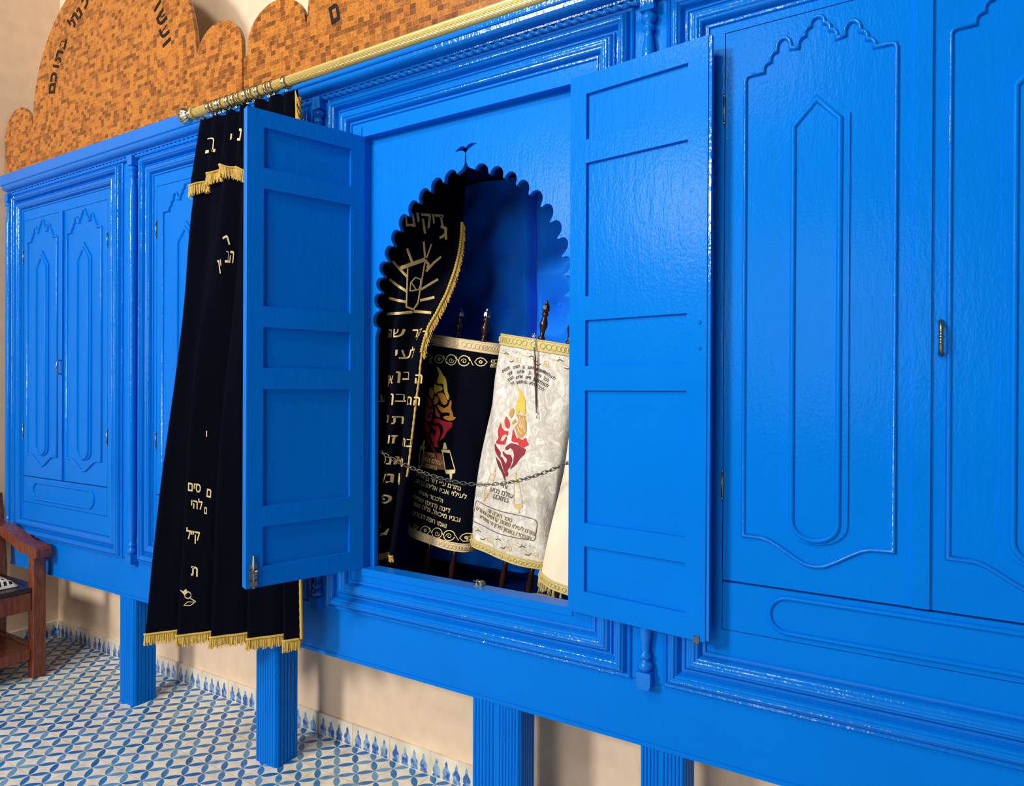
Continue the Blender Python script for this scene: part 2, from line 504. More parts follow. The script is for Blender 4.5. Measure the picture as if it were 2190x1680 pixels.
def stadium(x0, x1, z0, z1, n=10):
    r = (z1 - z0) / 2
    return [(x1 - r + r * sin(pi * i / n), (z0 + z1) / 2 - r * cos(pi * i / n)) for i in range(n + 1)] + \
           [(x0 + r - r * sin(pi * i / n), (z0 + z1) / 2 + r * cos(pi * i / n)) for i in range(n + 1)]
def flat_ring(parent, a, b_, y=YF):
    """flat board frame between rectangle a and opening b_, (x0,x1,z0,z1)"""
    m = MB()
    m.box(a[0], b_[0], y, y + .03, a[2], a[3]); m.box(b_[1], a[1], y, y + .03, a[2], a[3])
    m.box(b_[0], b_[1], y, y + .03, a[2], b_[2]); m.box(b_[0], b_[1], y, y + .03, b_[3], a[3])
    return m.build('face_frame', M_BLUE, parent)

def cabinet(label, ox, ring, dx, dz, split, cx, side, group, handle):
    x0, x1 = ox
    c = node('wall_cabinet', label, 'cabinet', ((x0 + x1) / 2, -.15, ZB), group)
    MB().box(cx[0], cx[1], YF + .024, -.004, ZB + .006, ZT).build('carcass', M_BLUE, c)
    MB().loop(x0, x1, ZB, ZT, ringprof(ring)).build('frame_moulding', M_BLUEGLOSS, c)
    a = (x0 + ring, x1 - ring, ZB + ring, ZT - ring)
    b_ = (dx[0], dx[1], .858, dz[1])
    flat_ring(c, a, b_)
    # fixed side strips either side of the moulding
    for a0, a1 in ((cx[0], x0), (x1, cx[1])): MB().box(a0, a1, YF - .002, YF + .03, ZB + .002, ZT + .005).build('side_strip', M_BLUE, c)
    h = dz[1] - dz[0]
    d1 = cab_door(c, dx[0], dz[0], split - dx[0], h, None, True)
    d2 = cab_door(c, split, dz[0], dx[1] - split, h, None)
    for d, x in ((d1, dx[0]), (d2, dx[1])):
        for t in (.175, .86): hinge(d, x, dz[0] + h * t)
    dr = MB().box(dx[0] + .002, dx[1] - .002, YF, YF + .022, .860, dz[0] - .003).build('bottom_panel', M_BLUE, c)
    m = MB()
    zc = (.858 + dz[0]) / 2
    bead(m, stadium(dx[0] + .115, dx[1] - .115, zc - .043, zc + .043), .0125, .009, YF)
    m.build('oblong_moulding', M_BLUE, dr)
    for x in side: halfcol(c, x)
    if handle == 'brass':
        x, z = split + .036, 1.589
        m = MB()
        pts = [(x, YF, z + .035), (x, YF - .018, z + .034), (x, YF - .027, z + .026), (x, YF - .03, z + .012), (x, YF - .031, z), (x, YF - .03, z - .012), (x, YF - .027, z - .026), (x, YF - .018, z - .034), (x, YF, z - .035)]
        m.tube(pts, .004, 10, rr=[.0065, .0045, .0055, .0042, .0035, .0042, .0055, .0045, .0065])
        for dz_, r in ((0, .0075), (.007, .0052), (-.007, .0052), (.0125, .0058), (-.0125, .0058)):
            m.lathe([(r * .6, -.003), (r, 0), (r * .6, .003)], (x, YF - .031, z + dz_), 12)
        m.build('handle', M_ANTIQUE, d2, 'aged brass bow handle')
    elif handle == 'iron':
        x, z = split + .012, 1.577
        m = MB()
        m.tube([(x, YF - .008, z + .035), (x, YF - .024, z + .034), (x + .001, YF - .032, z + .02), (x + .001, YF - .033, z), (x + .001, YF - .032, z - .02), (x, YF - .024, z - .034), (x, YF - .008, z - .035)], .0035, 8)
        m.lathe([(.003, -.006), (.006, 0), (.003, .006)], (x + .001, YF - .033, z), 10)
        m.build('handle', M_STEEL, d2, 'small dark metal bow handle')
    return c
GRP = 'blue double door wall cabinets'
cabinet('blue painted double door cabinet at the corner wall, behind the wooden armchair', (-2.05, -.985), .098, (-1.952, -1.125), (.998, 2.372), -1.545, (-2.10, -.915), (-2.075,), GRP, 'iron')
cabinet('blue painted double door cabinet half hidden behind the black velvet curtain', (-.845, .265), .10, (-.728, .150), (.998, 2.372), -.289, (-.915, .285), (-.885,), GRP, None)
cabinet('blue painted double door cabinet with a brass bow handle, right of the open ark', (1.600, 2.755), .115, (1.752, 2.618), (.984, 2.385), 2.185, (1.535, 2.83), (1.555, 2.80), GRP, 'brass')

# ------------------------------------------------------------------ the ark (open cabinet)
OX0, OX1, OZ0, OZ1 = .515, 1.320, .838, 2.357
ark = node('ark_cabinet', 'blue painted ark cabinet with scalloped arch, both doors standing open', 'cabinet', (.93, -.15, ZB))
m = MB()
m.box(.287, OX0 - .001, YF + .024, -.236, ZB + .006, ZT); m.box(OX1 + .001, 1.535, YF + .024, -.236, ZB + .006, ZT)
m.box(OX0 - .001, OX1 + .001, YF + .024, -.236, OZ1 + .001, ZT); m.box(OX0 - .001, OX1 + .001, YF + .024, -.236, ZB + .006, OZ0 - .012)
m.build('carcass', M_BLUE, ark)
MB().loop(.345, 1.510, ZB, ZT, ringprof(.115)).build('frame_moulding', M_BLUEGLOSS, ark)
flat_ring(ark, (.46, 1.395, ZB + .115, ZT - .115), (OX0, OX1, OZ0, OZ1))
for a0, a1 in ((.285, .345), (1.510, 1.535)): MB().box(a0, a1, YF - .002, YF + .03, ZB + .002, ZT + .005).build('side_strip', M_BLUE, ark)
halfcol(ark, .31)
sl = MB().box(OX0 - .01, OX1 + .01, YF - .004, -.236, OZ0 - .02, OZ0 + .004).build('sill', M_BLUE, ark)
m = MB()
m.box(.965, .995, -.262, -.236, OZ0 + .004, OZ0 + .008); m.box(.968, .974, -.254, -.243, OZ0 + .008, OZ0 + .020); m.box(.985, .991, -.254, -.243, OZ0 + .008, OZ0 + .020)
m.tube([(.955, -.248, OZ0 + .015), (1.0, -.248, OZ0 + .015)], .004, 8)
m.build('keeper', M_STEEL, sl, 'small worn metal bolt keeper on the sill')

# scalloped arch panel
LOB = [(.526, 1.718), (.531, 1.79), (.541, 1.848), (.556, 1.906), (.583, 1.961), (.613, 2.014), (.650, 2.066), (.695, 2.110), (.744, 2.146), (.800, 2.175), (.860, 2.192)]
RLOB = [(.989, 2.193), (1.05, 2.174), (1.104, 2.147), (1.149, 2.113), (1.199, 2.072), (1.239, 2.022), (1.269, 1.966), (1.292, 1.911), (1.304, 1.85), (1.310, 1.79), (1.312, 1.72)]
AC = Vector((.92, 1.70))
def lobes(L):
    out = []
    P = [Vector(p) for p in L]
    cus = []
    for i in range(len(P) + 1):
        if i == 0: q = P[0] - (P[1] - P[0]) / 2
        elif i == len(P): q = P[-1] + (P[-1] - P[-2]) / 2
        else: q = (P[i - 1] + P[i]) / 2
        cus.append(q + (AC - q).normalized() * .024)
    for i in range(len(P)):
        a, c = cus[i], cus[i + 1]
        mid = (a + c) / 2
        e = (c - a) / 2
        sgn = .86
        for k in range(0, 9):
            t = pi * k / 8
            out.append(tuple(mid - e * cos(t) * sgn + (P[i] - mid) * sin(t)))
        # small tooth between the lobes
        if i < len(P) - 1:
            out.append(tuple(c + (AC - c).normalized() * .006))
    return out
hole = [(OX0 + .022, OZ0), (OX0 + .022, 1.655)] + lobes(LOB)
hole += [(.912, 2.190), (.9195, 2.205), (.9205, 2.240), (.912, 2.247), (.897, 2.249), (.880, 2.247), (.890, 2.256), (.904, 2.262), (.915, 2.261), (.922, 2.2545), (.931, 2.262), (.946, 2.266), (.967, 2.262), (.953, 2.258), (.940, 2.252), (.930, 2.246), (.9245, 2.240), (.9255, 2.205), (.934, 2.190)]
hole += lobes(RLOB) + [(OX1 - .022, 1.655), (OX1 - .022, OZ0)]
poly = [(OX0 - .01, OZ0)] + hole + [(OX1 + .01, OZ0), (OX1 + .01, OZ1 + .01), (OX0 - .01, OZ1 + .01)]
MB().prism(poly, -.256, -.238).build('arch_panel', M_BLUE, ark)
# niche shell
m = MB()
NB = .40
m.box(NX0 - .018, NX0, -.23, NB, NZ0, NZ1); m.box(NX1, NX1 + .018, -.23, NB, NZ0, NZ1)
m.box(NX0 - .018, NX1 + .018, NB, NB + .018, NZ0 - .018, NZ1 + .018)
m.box(NX0 - .018, NX1 + .018, -.19, NB, NZ0 - .018, NZ0); m.box(NX0 - .018, NX1 + .018, -.23, NB, NZ1, NZ1 + .018)
m.build('niche_lining', m_paint('navy niche paint', (.001, .02, .14), .4), ark, 'dark blue inside of the niche')

# tufted satin back, two pads with a seam
def tufted(label, x0, x1, btn):
    t = node('tufted_panel', label, 'padded panel', ((x0 + x1) / 2, NB, NZ0 + .05), 'tufted satin pads lining the ark niche')
    rows = []
    nz, nx = 120, 48
    for i in range(nz + 1):
        z = lerp(NZ0 + .05, NZ1 - .01, i / nz)
        r = []
        for j in range(nx + 1):
            x = lerp(x0, x1, j / nx)
            d = min(sqrt((x - a) ** 2 + ((z - c)) ** 2) for a, c in btn)
            e = min(x - x0, x1 - x)
            y = NB - .012 - .078 * (1 - math.exp(-(d / .070) ** .95)) * (1 - math.exp(-(e / .012) ** 2) * 1) - .006
            r.append((x, y, z))
        rows.append(r)
    m = MB(); m.grid(rows); m.box(x0, x1, NB - .012, NB - .002, NZ0 + .05, NZ1 - .01)
    m.build('padding', M_SATIN, t, recalc=True)
    for a, c in btn:
        MB().lathe([(.001, -.008), (.010, -.006), (.0145, 0), (.010, .006), (.001, .009)], (a, NB - .026, c), 14, tilt=Matrix.Rotation(pi / 2, 3, 'X')).build('button', M_SATIN, t)
    return t
bl = [(.71, z) for z in (2.302, 2.052, 1.804, 1.556, 1.308, 1.06)] + [(.60, z) for z in (2.176, 1.922, 1.67, 1.43, 1.18)] + [(.49, z) for z in (2.302, 2.052, 1.804, 1.556, 1.308, 1.06)]
br = [(.952, z) for z in (2.31, 2.06, 1.813, 1.56, 1.31, 1.06)] + [(1.10, z) for z in (2.18, 1.935, 1.69, 1.44, 1.19)] + [(1.25, z) for z in (2.31, 2.06, 1.813, 1.56, 1.31, 1.06)]
tufted('tufted royal blue satin pad, darker one left of the seam inside the ark', NX0 + .004, .846, bl)
tufted('tufted royal blue satin pad, brighter one right of the seam inside the ark', .850, NX1 - .004, br)

# the two open five-panel doors
DW, DH, DT = .402, 1.515, .034
def panel_door(name, label, hx, hy, rz, mirror):
    d = node(name, label, None, (hx, hy, OZ0 + .003), parent=ark, rz=rz)
    d.matrix_parent_inverse = wmat(ark).inverted()
    # local x from the hinge (0) to the free edge (DW); the seen (inner) face at y=0, back at +DT
    sx = (-1 if mirror else 1)
    m = MB()
    st0, st1 = .052, .350
    fr = [(.036, .121), (.164, .411), (.455, .540), (.585, .831), (.874, .958)]
    zs = [(DH * (1 - b_), DH * (1 - a)) for a, b_ in fr][::-1]
    def bx(x0, x1, y0, y1, z0, z1):
        a, b_ = sorted((sx * x0, sx * x1)); m.box(a, b_, y0, y1, z0, z1)
    bx(0, st0, 0, DT, 0, DH); bx(st1, DW, 0, DT, 0, DH)
    prev = 0
    for z0, z1 in zs + [(DH, DH)]:
        bx(st0, st1, 0, DT, prev, z0); prev = z1
    m.build('stiles_and_rails', M_BLUE, d, local=True)
    for z0, z1 in zs:
        a, b_ = sorted((sx * st0, sx * st1))
        MB().box(a - .003, b_ + .003, .011, DT - .008, z0 - .003, z1 + .003).build('inset_panel', M_BLUE, d, local=True)
    return d, sx
LDA = math.atan2(-.375, -.137)   # from hinge to free edge
dl, _ = panel_door('open_door', 'left open door, its inner face in shade', .516, -.290, LDA + pi, True)
# mirror: local -x runs to the free edge
m = MB()
xb = -DW + .022
m.box(xb - .011, xb + .011, -.003, 0, .006, .075); m.tube([(xb, -.008, .0), (xb, -.008, .105)], .0045, 8); m.box(xb - .010, xb + .010, -.013, 0, .01, .024); m.box(xb - .010, xb + .010, -.013, 0, .046, .058)
m.tube([(xb, -.008, .052), (xb + .012, -.020, .058)], .003, 6)
m.build('bolt', M_STEEL, dl, 'worn steel barrel bolt', local=True)
RDA = math.atan2(-.044, .408)
dr_, _ = panel_door('open_door', 'right open door folded back, its inner face lit', 1.328, -.317, RDA, False)
dr_.name = 'open_door.001'
m = MB(); m.box(DW, DW + .008, .004, .016, .004, DH); m.build('rebate_strip', M_BLUEGLOSS, dr_, local=True)
for z in (.735, .800):
    MB().lathe([(.001, -.004), (.0045, -.002), (.005, 0)], (DW - .018, 0, z), 10, tilt=Matrix.Rotation(-pi / 2, 3, 'X')).build('rivet', M_BLUE, dr_, local=True)
m = MB(); m.box(DW - .030, DW - .014, -.004, 0, -.004, .012); m.build('bolt', M_IRON, dr_, 'small dark bolt end', local=True)
for z in (.22, 1.26):
    MB().tube([(0, .026, z - .04), (0, .026, z + .04)], .006, 8).build('hinge', M_BLUE, dl, local=True)
    MB().tube([(.004, .026, z - .04), (.004, .026, z + .04)], .006, 8).build('hinge', M_BLUE, dr_, local=True)

m = MB(); m.box(.474, .503, YF - .003, YF + .002, 2.362, 2.392)
m.build('hinge_plate', M_BLUE, ark)
for q in (.484, .492): MB().lathe([(.001, -.0012), (.0022, -.0008), (.0022, 0)], (q, YF - .003, 2.374), 8, tilt=Matrix.Rotation(-pi / 2, 3, 'X')).build('screw', M_IRON, ark, 'dark screw head')

# ------------------------------------------------------------------ cornice, base rail and legs
cn = node('crown_moulding', 'long blue painted cornice with a twisted rope bead, running over all the cabinets', 'cornice', (.4, -.2, ZT), kind='thing')
prof = [(-.345, 2.622), (-.345, 2.572), (-.342, 2.568), (-.338, 2.567), (-.337, 2.562)]
prof += [(-.337 + .028 * (1 - cos(pi / 2 * t / 6)), 2.562 - .020 * sin(pi / 2 * t / 6)) for t in range(1, 7)] + [(-.308, 2.536), (-.004, 2.536), (-.004, 2.622)]
rows = [[(x, y, z) for y, z in prof] for x in (-2.095, 2.83)]
m = MB(); m.grid(rows, True, False); m.cap(rows[0]); m.cap(rows[1])
m.build('fascia', M_BLUEGLOSS, cn)
m = MB()
N = 900
rows = []
for i in range(N + 1):
    x = lerp(-2.09, 2.82, i / N)
    row = []
    for k in range(10):
        a = 2 * pi * k / 10
        r = .0088 * (1 + .30 * cos(2 * a - x * 2 * pi / .030))
        row.append((x, -.301 + r * cos(a), 2.5275 + r * sin(a)))
    rows.append(row)
m.grid(rows, True); m.build('rope_bead', M_BLUEGLOSS, cn)

br_ = node('base_rail', 'long blue painted rail under the cabinets standing on square fluted legs', 'base rail', (.4, -.2, 0))
m = MB(); m.box(-2.10, 2.83, -.287, -.24, .500, ZB + .001); m.box(-2.10, 2.83, -.290, -.27, .500, .512)
m.build('rail', M_BLUE, br_)
def fluted_leg(x0, x1, y0, y1, groups):
    m = MB()
    m.box(x0 + .004, x1 - .004, y0 + .004, y1 - .004, 0, .5)
    def reeds(p0, p1, n, axis):
        w = (p1 - p0) / n
        for i in range(n):
            c = p0 + w * (i + .5)
            rows = []
            for z in (0, .499):
                r = []
                for k in range(7):
                    a = pi * k / 6
                    o_, d_ = w * .47 * cos(a), .0045 * sin(a) ** .6 if 0 < k < 6 else 0
                    if axis == 'f': r.append((c + o_, y0 + .004 - d_, z))
                    else: r.append((x1 - .004 + d_, c + o_, z))
                rows.append(r)
            m.grid(rows, False, True)
    for a, b_, n in groups: reeds(lerp(x0, x1, a), lerp(x0, x1, b_), n, 'f')
    reeds(y0 + .006, y1 - .006, 6, 's')
    m.build('leg', M_BLUE, br_)
fluted_leg(-1.028, -.904, -.287, -.175, [(.06, .94, 8)])
fluted_leg(-.061, .065, -.287, -.175, [(.06, .94, 8)])
fluted_leg(.975, 1.153, -.287, -.185, [(.03, .46, 6), (.54, .97, 7)])
fluted_leg(1.531, 1.657, -.287, -.185, [(.03, .42, 5), (.48, .97, 6)])

# ------------------------------------------------------------------ marquetry boards standing on the cornice
def board(label, pts, loc):
    t = node('marquetry_board', label, 'wooden board', loc, 'marquetry boards standing on the cornice')
    MB().prism(pts, -.280, -.266).build('veneer', M_MARQ, t)
    inn = [(a, b_) for a, b_ in pts]
    MB().prism(inn, -.2655, -.262).build('backing', M_BOARDEDGE, t)
    return t
def arc(cx, cz, a, b_, t0, t1, n):
    return [(cx + a * cos(lerp(t0, t1, i / n)), cz + b_ * sin(lerp(t0, t1, i / n))) for i in range(n + 1)]
p1 = [(-2.19, 2.622), (-2.195, 2.84)] + arc(-2.04, 2.86, .155, .145, pi, .12, 14) + arc(-1.17, 2.885, .71, .66, pi - .02, .04, 40) + arc(-.31, 2.865, .148, .130, pi - .25, 0, 14) + [(-.155, 2.622)]
B1 = board('orange burl marquetry board with black lettering round a tall arch, left of its pair', p1, (-1.17, -.27, 2.622))
p2 = [(-.151, 2.622), (-.151, 2.80), (-.128, 2.81)] + arc(.04, 2.85, .165, .130, pi - .05, .02, 14) + [(.212, 2.846)] + arc(.92, 2.90, .70, .75, pi - .03, .03, 40) + [(1.63, 2.846)] + arc(1.80, 2.85, .165, .13, pi, .05, 12) + [(1.99, 2.81), (1.99, 2.622)]
B2 = board('orange burl marquetry board above the ark, right of its pair, catching a glossy highlight', p2, (.92, -.27, 2.622))

# ================================================================== embroidery helpers
_fc = bpy.data.curves.new('glyphs', 'FONT')
_fo = bpy.data.objects.new('glyphs', _fc)
COL.objects.link(_fo)
_fc.resolution_u = 3
_fc.fill_mode = 'NONE'
def inside(loops, x, y):
    c = False
    for L in loops:
        x0, y0 = L[-1]
        for x1, y1 in L:
            if (y1 > y) != (y0 > y) and x < (x0 - x1) * (y - y1) / (y0 - y1) + x1: c = not c
            x0, y0 = x1, y1
    return c
def fill(loops, step=None):
    """triangulate outlines (even-odd); optional inner points every step; returns points, triangles, rim edges"""
    vs, es = [], []
    for L in loops:
        n = len(vs)
        vs += [Vector(p) for p in L]
        es += [(n + i, n + (i + 1) % len(L)) for i in range(len(L))]
    if step:
        xs = [p.x for p in vs]; ys = [p.y for p in vs]
        y = min(ys) + step / 2
        while y < max(ys):
            x = min(xs) + step / 2
            while x < max(xs):
                if inside(loops, x, y): vs.append(Vector((x, y)))
                x += step
            y += step
    r = delaunay_2d_cdt(vs, es, [], 0, 1e-6)
    P = r[0]
    T = []
    for f in r[2]:
        c = (P[f[0]] + P[f[1]] + P[f[2]]) / 3
        if inside(loops, c.x, c.y): T.append(tuple(f))
    cnt = {}
    for f in T:
        for i in range(3):
            e = (f[i], f[(i + 1) % 3])
            if (e[1], e[0]) in cnt: del cnt[(e[1], e[0])]
            else: cnt[e] = 1
    return P, T, list(cnt)
def solid(P, T, rim, z1, z0):
    """front face at z1 and rim walls down to z0"""
    n = len(P)
    vs = [(p.x, p.y, z1) for p in P] + [(p.x, p.y, z0) for p in P]
    return vs, list(T) + [(a, b_, n + b_, n + a) for a, b_ in rim]
_gc = {}
def glyphs(body, bold=0.0, ext=.03):
    key = (body, bold)
    if key not in _gc:
        body = body.translate(str.maketrans('()', ')('))
        _fc.body = body[::-1]
        bpy.context.view_layer.update()
        me = bpy.data.meshes.new_from_object(_fo.evaluated_get(bpy.context.evaluated_depsgraph_get()))
        nb = {}
        for e in me.edges:
            p, q = e.vertices
            nb.setdefault(p, []).append(q); nb.setdefault(q, []).append(p)
        loops, seen = [], set()
        for s_ in nb:
            if s_ in seen: continue
            L, prev, cur_ = [], None, s_
            while cur_ not in seen:
                seen.add(cur_); L.append(cur_)
                nx = [q for q in nb[cur_] if q != prev and q not in seen]
                prev = cur_
                if not nx: break
                cur_ = nx[0]
            loops.append([tuple(me.vertices[i].co[:2]) for i in L])
        bpy.data.meshes.remove(me)
        out = []
        for i, L in enumerate(loops):
            if len(L) < 3: continue
            A_ = sum(x0 * y1 - x1 * y0 for (x0, y0), (x1, y1) in zip(L, L[1:] + L[:1]))
            hole = inside(loops[:i] + loops[i + 1:], *L[0])
            sg = (1 if A_ > 0 else -1) * (-1 if hole else 1)
            Q = []
            for k in range(len(L)):
                p, a_, c_ = Vector(L[k]), Vector(L[k - 1]), Vector(L[(k + 1) % len(L)])
                d1, d2 = (p - a_), (c_ - p)
                if d1.length < 1e-7 or d2.length < 1e-7: continue
                d1.normalize(); d2.normalize()
                n_ = Vector((d1.y + d2.y, -d1.x - d2.x))
                if n_.length < .3: n_ = Vector((d1.y, -d1.x)) * 2
                n_ = n_ / max(.8, n_.length ** 2 / 2) if n_.length > 0 else n_
                Q.append(tuple(p + n_ * sg * bold))
            out.append(Q)
        _gc[key] = fill(out)
    P, T, rim = _gc[key]
    return solid(P, T, rim, ext, -ext)
_v, _ = glyphs('ב')
GH = max(p[1] for p in _v) - min(p[1] for p in _v)
class Deco:
    """flat stitching laid on the surface of one cloth"""
    def __init__(s, o):
        me = o.data
        mw = wmat(o)
        s.t = BVHTree.FromPolygons([mw @ v.co for v in me.vertices], [tuple(p.vertices) for p in me.polygons])
        s.m = {}
        s.reach = .06
        s.cam = False
    def hit(s, x, y):
        d = ray(x, y).normalized()
        h, n, i, _ = s.t.ray_cast(CAM, d)
        if h is None: return None
        if n.dot(d) > 0: n = -n
        return h, n
    def frame(s, x, y, N=None, ang=0):
        q = s.hit(x, y)
        if q is None:
            print('no cloth at', x, y); return None
        h, n = q
        if N is not None: n = Vector(N).normalized()
        T = Vector((0, 0, 1)).cross(n).normalized()
        U = n.cross(T)
        c, d = cos(ang), sin(ang)
        return h, n, T * c + U * d, U * c - T * d
    def snap(s, fr, a, b_, c):
        h, n, T, U = fr
        Q = h + T * a + U * b_
        if s.cam:
            e = (Q - CAM).normalized()
            k, m, _, _ = s.t.ray_cast(CAM, e)
            if k is not None: return k + (m if m.dot(e) < 0 else -m) * (c + .0013)
            return Q + n * c
        k, _, _, _ = s.t.ray_cast(Q + n * s.reach, -n, s.reach * 2)
        return (k if k is not None else Q) + n * (c + .0011)
    def put(s, key, vs, fs):
        s.m.setdefault(key, MB()).add(vs, fs)
    def text(s, key, body, x, y, hpx, ang=0, sx=1.0, bold=.018, N=None, thick=.0012, ital=0):
        fr = s.frame(x, y, N, math.radians(ang))
        if fr is None: return
        dep = (fr[0] - CAM).dot(fwd)
        k = hpx * dep / FPX / GH
        vs, fs = glyphs(body, bold)
        mx = (min(p[0] for p in vs) + max(p[0] for p in vs)) / 2
        s.put(key, [s.snap(fr, ((p[0] - mx) * sx + ital * p[1]) * k, (p[1] - GH / 2) * k, thick * (p[2] / .03 * .5 + .5)) for p in vs], fs)
    def poly(s, key, P, N, ref, lift=0.0, th=.0012):
        fr = s.frame(ref[0], ref[1], N)
        q = []
        for x, y in P:
            p = onplane(x, y, fr[0], fr[1]) - fr[0]
            q.append((p.dot(fr[2]), p.dot(fr[3])))
        # round the corners a little
        Q = []
        n = len(q)
        for i in range(n):
            a, b_ = Vector(q[i]), Vector(q[(i + 1) % n])
            t = min(.16, .0025 / max(1e-6, (b_ - a).length))
            Q += [tuple(a.lerp(b_, t)), tuple(a.lerp(b_, 1 - t))]
        vs, fs = solid(*fill([Q], .006), lift + th, -.002)
        s.put(key, [s.snap(fr, *p) for p in vs], fs)
    def stroke(s, key, P, wpx, N, ref, closed=False, lift=0.0):
        fr = s.frame(ref[0], ref[1], N)
        if fr is None: return
        q = []
        for x, y in P:
            p = onplane(x, y, fr[0], fr[1]) - fr[0]
            q.append(Vector((p.dot(fr[2]), p.dot(fr[3]))))
        w = wpx * (fr[0] - CAM).dot(fwd) / FPX / 2
        D = []
        for i in range(len(q) if closed else len(q) - 1):
            a, b_ = q[i], q[(i + 1) % len(q)]
            k = max(1, int((b_ - a).length / .005))
            D += [a.lerp(b_, t / k) for t in range(k)]
        q = D if closed else D + [q[-1]]
        n = len(q)
        rows = []
        for i in range(n):
            t = (q[(i + 1) % n] - q[i - 1]) if closed else (q[min(i + 1, n - 1)] - q[max(0, i - 1)])
            t = t.normalized() if t.length > 1e-9 else Vector((1, 0))
            e = Vector((-t.y, t.x)) * w
            rows.append([s.snap(fr, *(q[i] + e), lift), s.snap(fr, *q[i], lift + .0014), s.snap(fr, *(q[i] - e), lift)])
        if closed: rows.append(rows[0])
        s.m.setdefault(key, MB()).grid(rows)
    def finish(s, parent, table):
        for key, (name, m, label) in table.items():
            if key in s.m: s.m[key].build(name, m, parent, label, recalc=True)
def spiral(cx, cy, r, a0, turns, n=26, shrink=.25):
    return [(cx + lerp(r, r * shrink, i / n) * cos(a0 + turns * 2 * pi * i / n), cy + lerp(r, r * shrink, i / n) * sin(a0 + turns * 2 * pi * i / n)) for i in range(n + 1)]
def strands(m, tops, dirs, L, jit=.25, w=.0011):
    for p, d in zip(tops, dirs):
        p = Vector(p); d = (Vector(d) + Vector((random.uniform(-jit, jit), random.uniform(-jit, jit), 0)) * .5).normalized()
        l = L * random.uniform(.82, 1.08)
        q = p + d * l
        a = Vector((1, 0, 0)); b_ = Vector((0, 1, 0))
        r0 = [p + a * w, p - a * w * .5 + b_ * w, p - a * w * .5 - b_ * w]
        r1 = [q + a * w * 1.3, q - a * w * .6 + b_ * w * 1.3, q - a * w * .6 - b_ * w * 1.3]
        m.grid([r0, r1], True, False); m.cap(r1)

# ================================================================== brass rod, rings, velvet curtain
RY, RZ = -.43, 2.548
rod = node('curtain_rod', 'long ribbed brass curtain rod with a fluted round finial, in front of the cornice', 'curtain rod', (.6, RY, RZ))
m = MB()
rows = []
for x in (-.262, 2.2):
    rows.append([(x, RY + .0165 * (1 + (.045 if k % 2 else -.03)) * cos(2 * pi * k / 56), RZ + .0165 * (1 + (.045 if k % 2 else -.03)) * sin(2 * pi * k / 56)) for k in range(56)])
m.grid(rows, True, False); m.cap(rows[0]); m.cap(rows[1])
m.build('pole', M_BRASS, rod)
m = MB()
m.lathe([(.004, -.080), (.010, -.078), (.018, -.073), (.026, -.064), (.031, -.052), (.031, -.044), (.027, -.032), (.020, -.022), (.014, -.016)], (-.258, RY, RZ), 64, 'X', flute=14, fl=.05)
m.lathe([(.014, -.017), (.019, -.014), (.019, -.009), (.015, -.007), (.021, -.003), (.021, .004), (.016, .006), (.016, .010)], (-.258, RY, RZ), 32, 'X')
m.build('finial', M_BRASSPALE, rod, 'pale polished brass finial')
for bx in (-.245, 1.62):
    m = MB(); m.tube([(bx, -.346, RZ - .002), (bx, RY + .012, RZ - .002)], .006, 8)
    rr_ = [(bx, RY + .0225 * cos(a * pi / 12), RZ + .0225 * sin(a * pi / 12)) for a in range(24)]
    m.tube(rr_, .004, 8, closed=True)
    m.build('bracket', M_BRASS, rod)
RX = [-.142, -.119, -.091, -.069, -.030, .005, .037, .071, .105, .138, .186, .213, .279]
for i, x in enumerate(RX):
    if i == 0: lab = 'brass curtain ring nearest the rod finial, leftmost of the row'
    elif i == len(RX) - 1: lab = 'brass curtain ring at the right end of the bunch, by the bare rod'
    else: lab = 'brass curtain ring within the bunched row above the velvet curtain'
    t = node('curtain_ring', lab, 'curtain ring', (x, RY, RZ), 'brass rings on the curtain rod')
    tl = random.uniform(-.30, .30)
    pr = [(.0178, -.0068), (.0205, -.0082), (.0228, -.0072), (.0232, -.0056), (.0212, -.0040), (.0232, -.0022), (.0240, 0), (.0232, .0022), (.0212, .0040), (.0232, .0056), (.0228, .0072), (.0205, .0082), (.0178, .0068)]
    m = MB()
    Rr = Matrix.Rotation(tl, 3, 'Z')
    rows = []
    for r, h_ in pr + pr[:1]:
        rows.append([Vector((x, RY, RZ - .0012)) + Rr @ Vector((h_, r * cos(2 * pi * k / 36), r * sin(2 * pi * k / 36))) for k in range(36)])
    m.grid(rows, True)
    m.build('band', M_BRASSPALE, t)
    m = MB(); m.tube([(x + .0045 * cos(a * pi / 8), RY, RZ - .0305 + .0055 * sin(a * pi / 8)) for a in range(16)], .0016, 6, closed=True)
    m.build('eyelet', M_BRASSPALE, t)

cur = node('velvet_curtain', 'black velvet curtain with gold fringe gathered beside the left open door', 'curtain', (.05, -.48, .53))
ZC0, ZC1 = 2.510, .566
NRM = Vector((-.22, -.97, 0)).normalized()
def curtain_pt(s_, v, off=0.0):
    w = v ** .9
    x = lerp(-.168 + .500 * s_, -.270 + .622 * s_, w)
    y = lerp(-.430, -.585 + .185 * s_, w)
    z = lerp(ZC0, ZC1 + .036 * s_, v)
    at = .021 * (1 - smooth(0, .5, v)) * sin(2 * pi * 6.5 * s_ + .2)
    ph = 2 * pi * (4.6 * s_ + .05 * sin(5 * s_)) - 1.1
    ab = (.052 * smooth(.05, .75, v)) * (sin(ph + .35 * sin(ph)) + .14 * sin(2 * ph + .8))
    am = .02 * smooth(.05, .3, v) * (1 - smooth(.4, .9, v)) * sin(2 * pi * 3.3 * s_ + 1.2 + v * 2)
    z -= .012 * (1 - v) ** 6 * (0.5 - .5 * cos(2 * pi * 12 * s_))
    p = Vector((x, y, z)) + NRM * (at + ab + am + off)
    return p
m = MB(); NS = 300
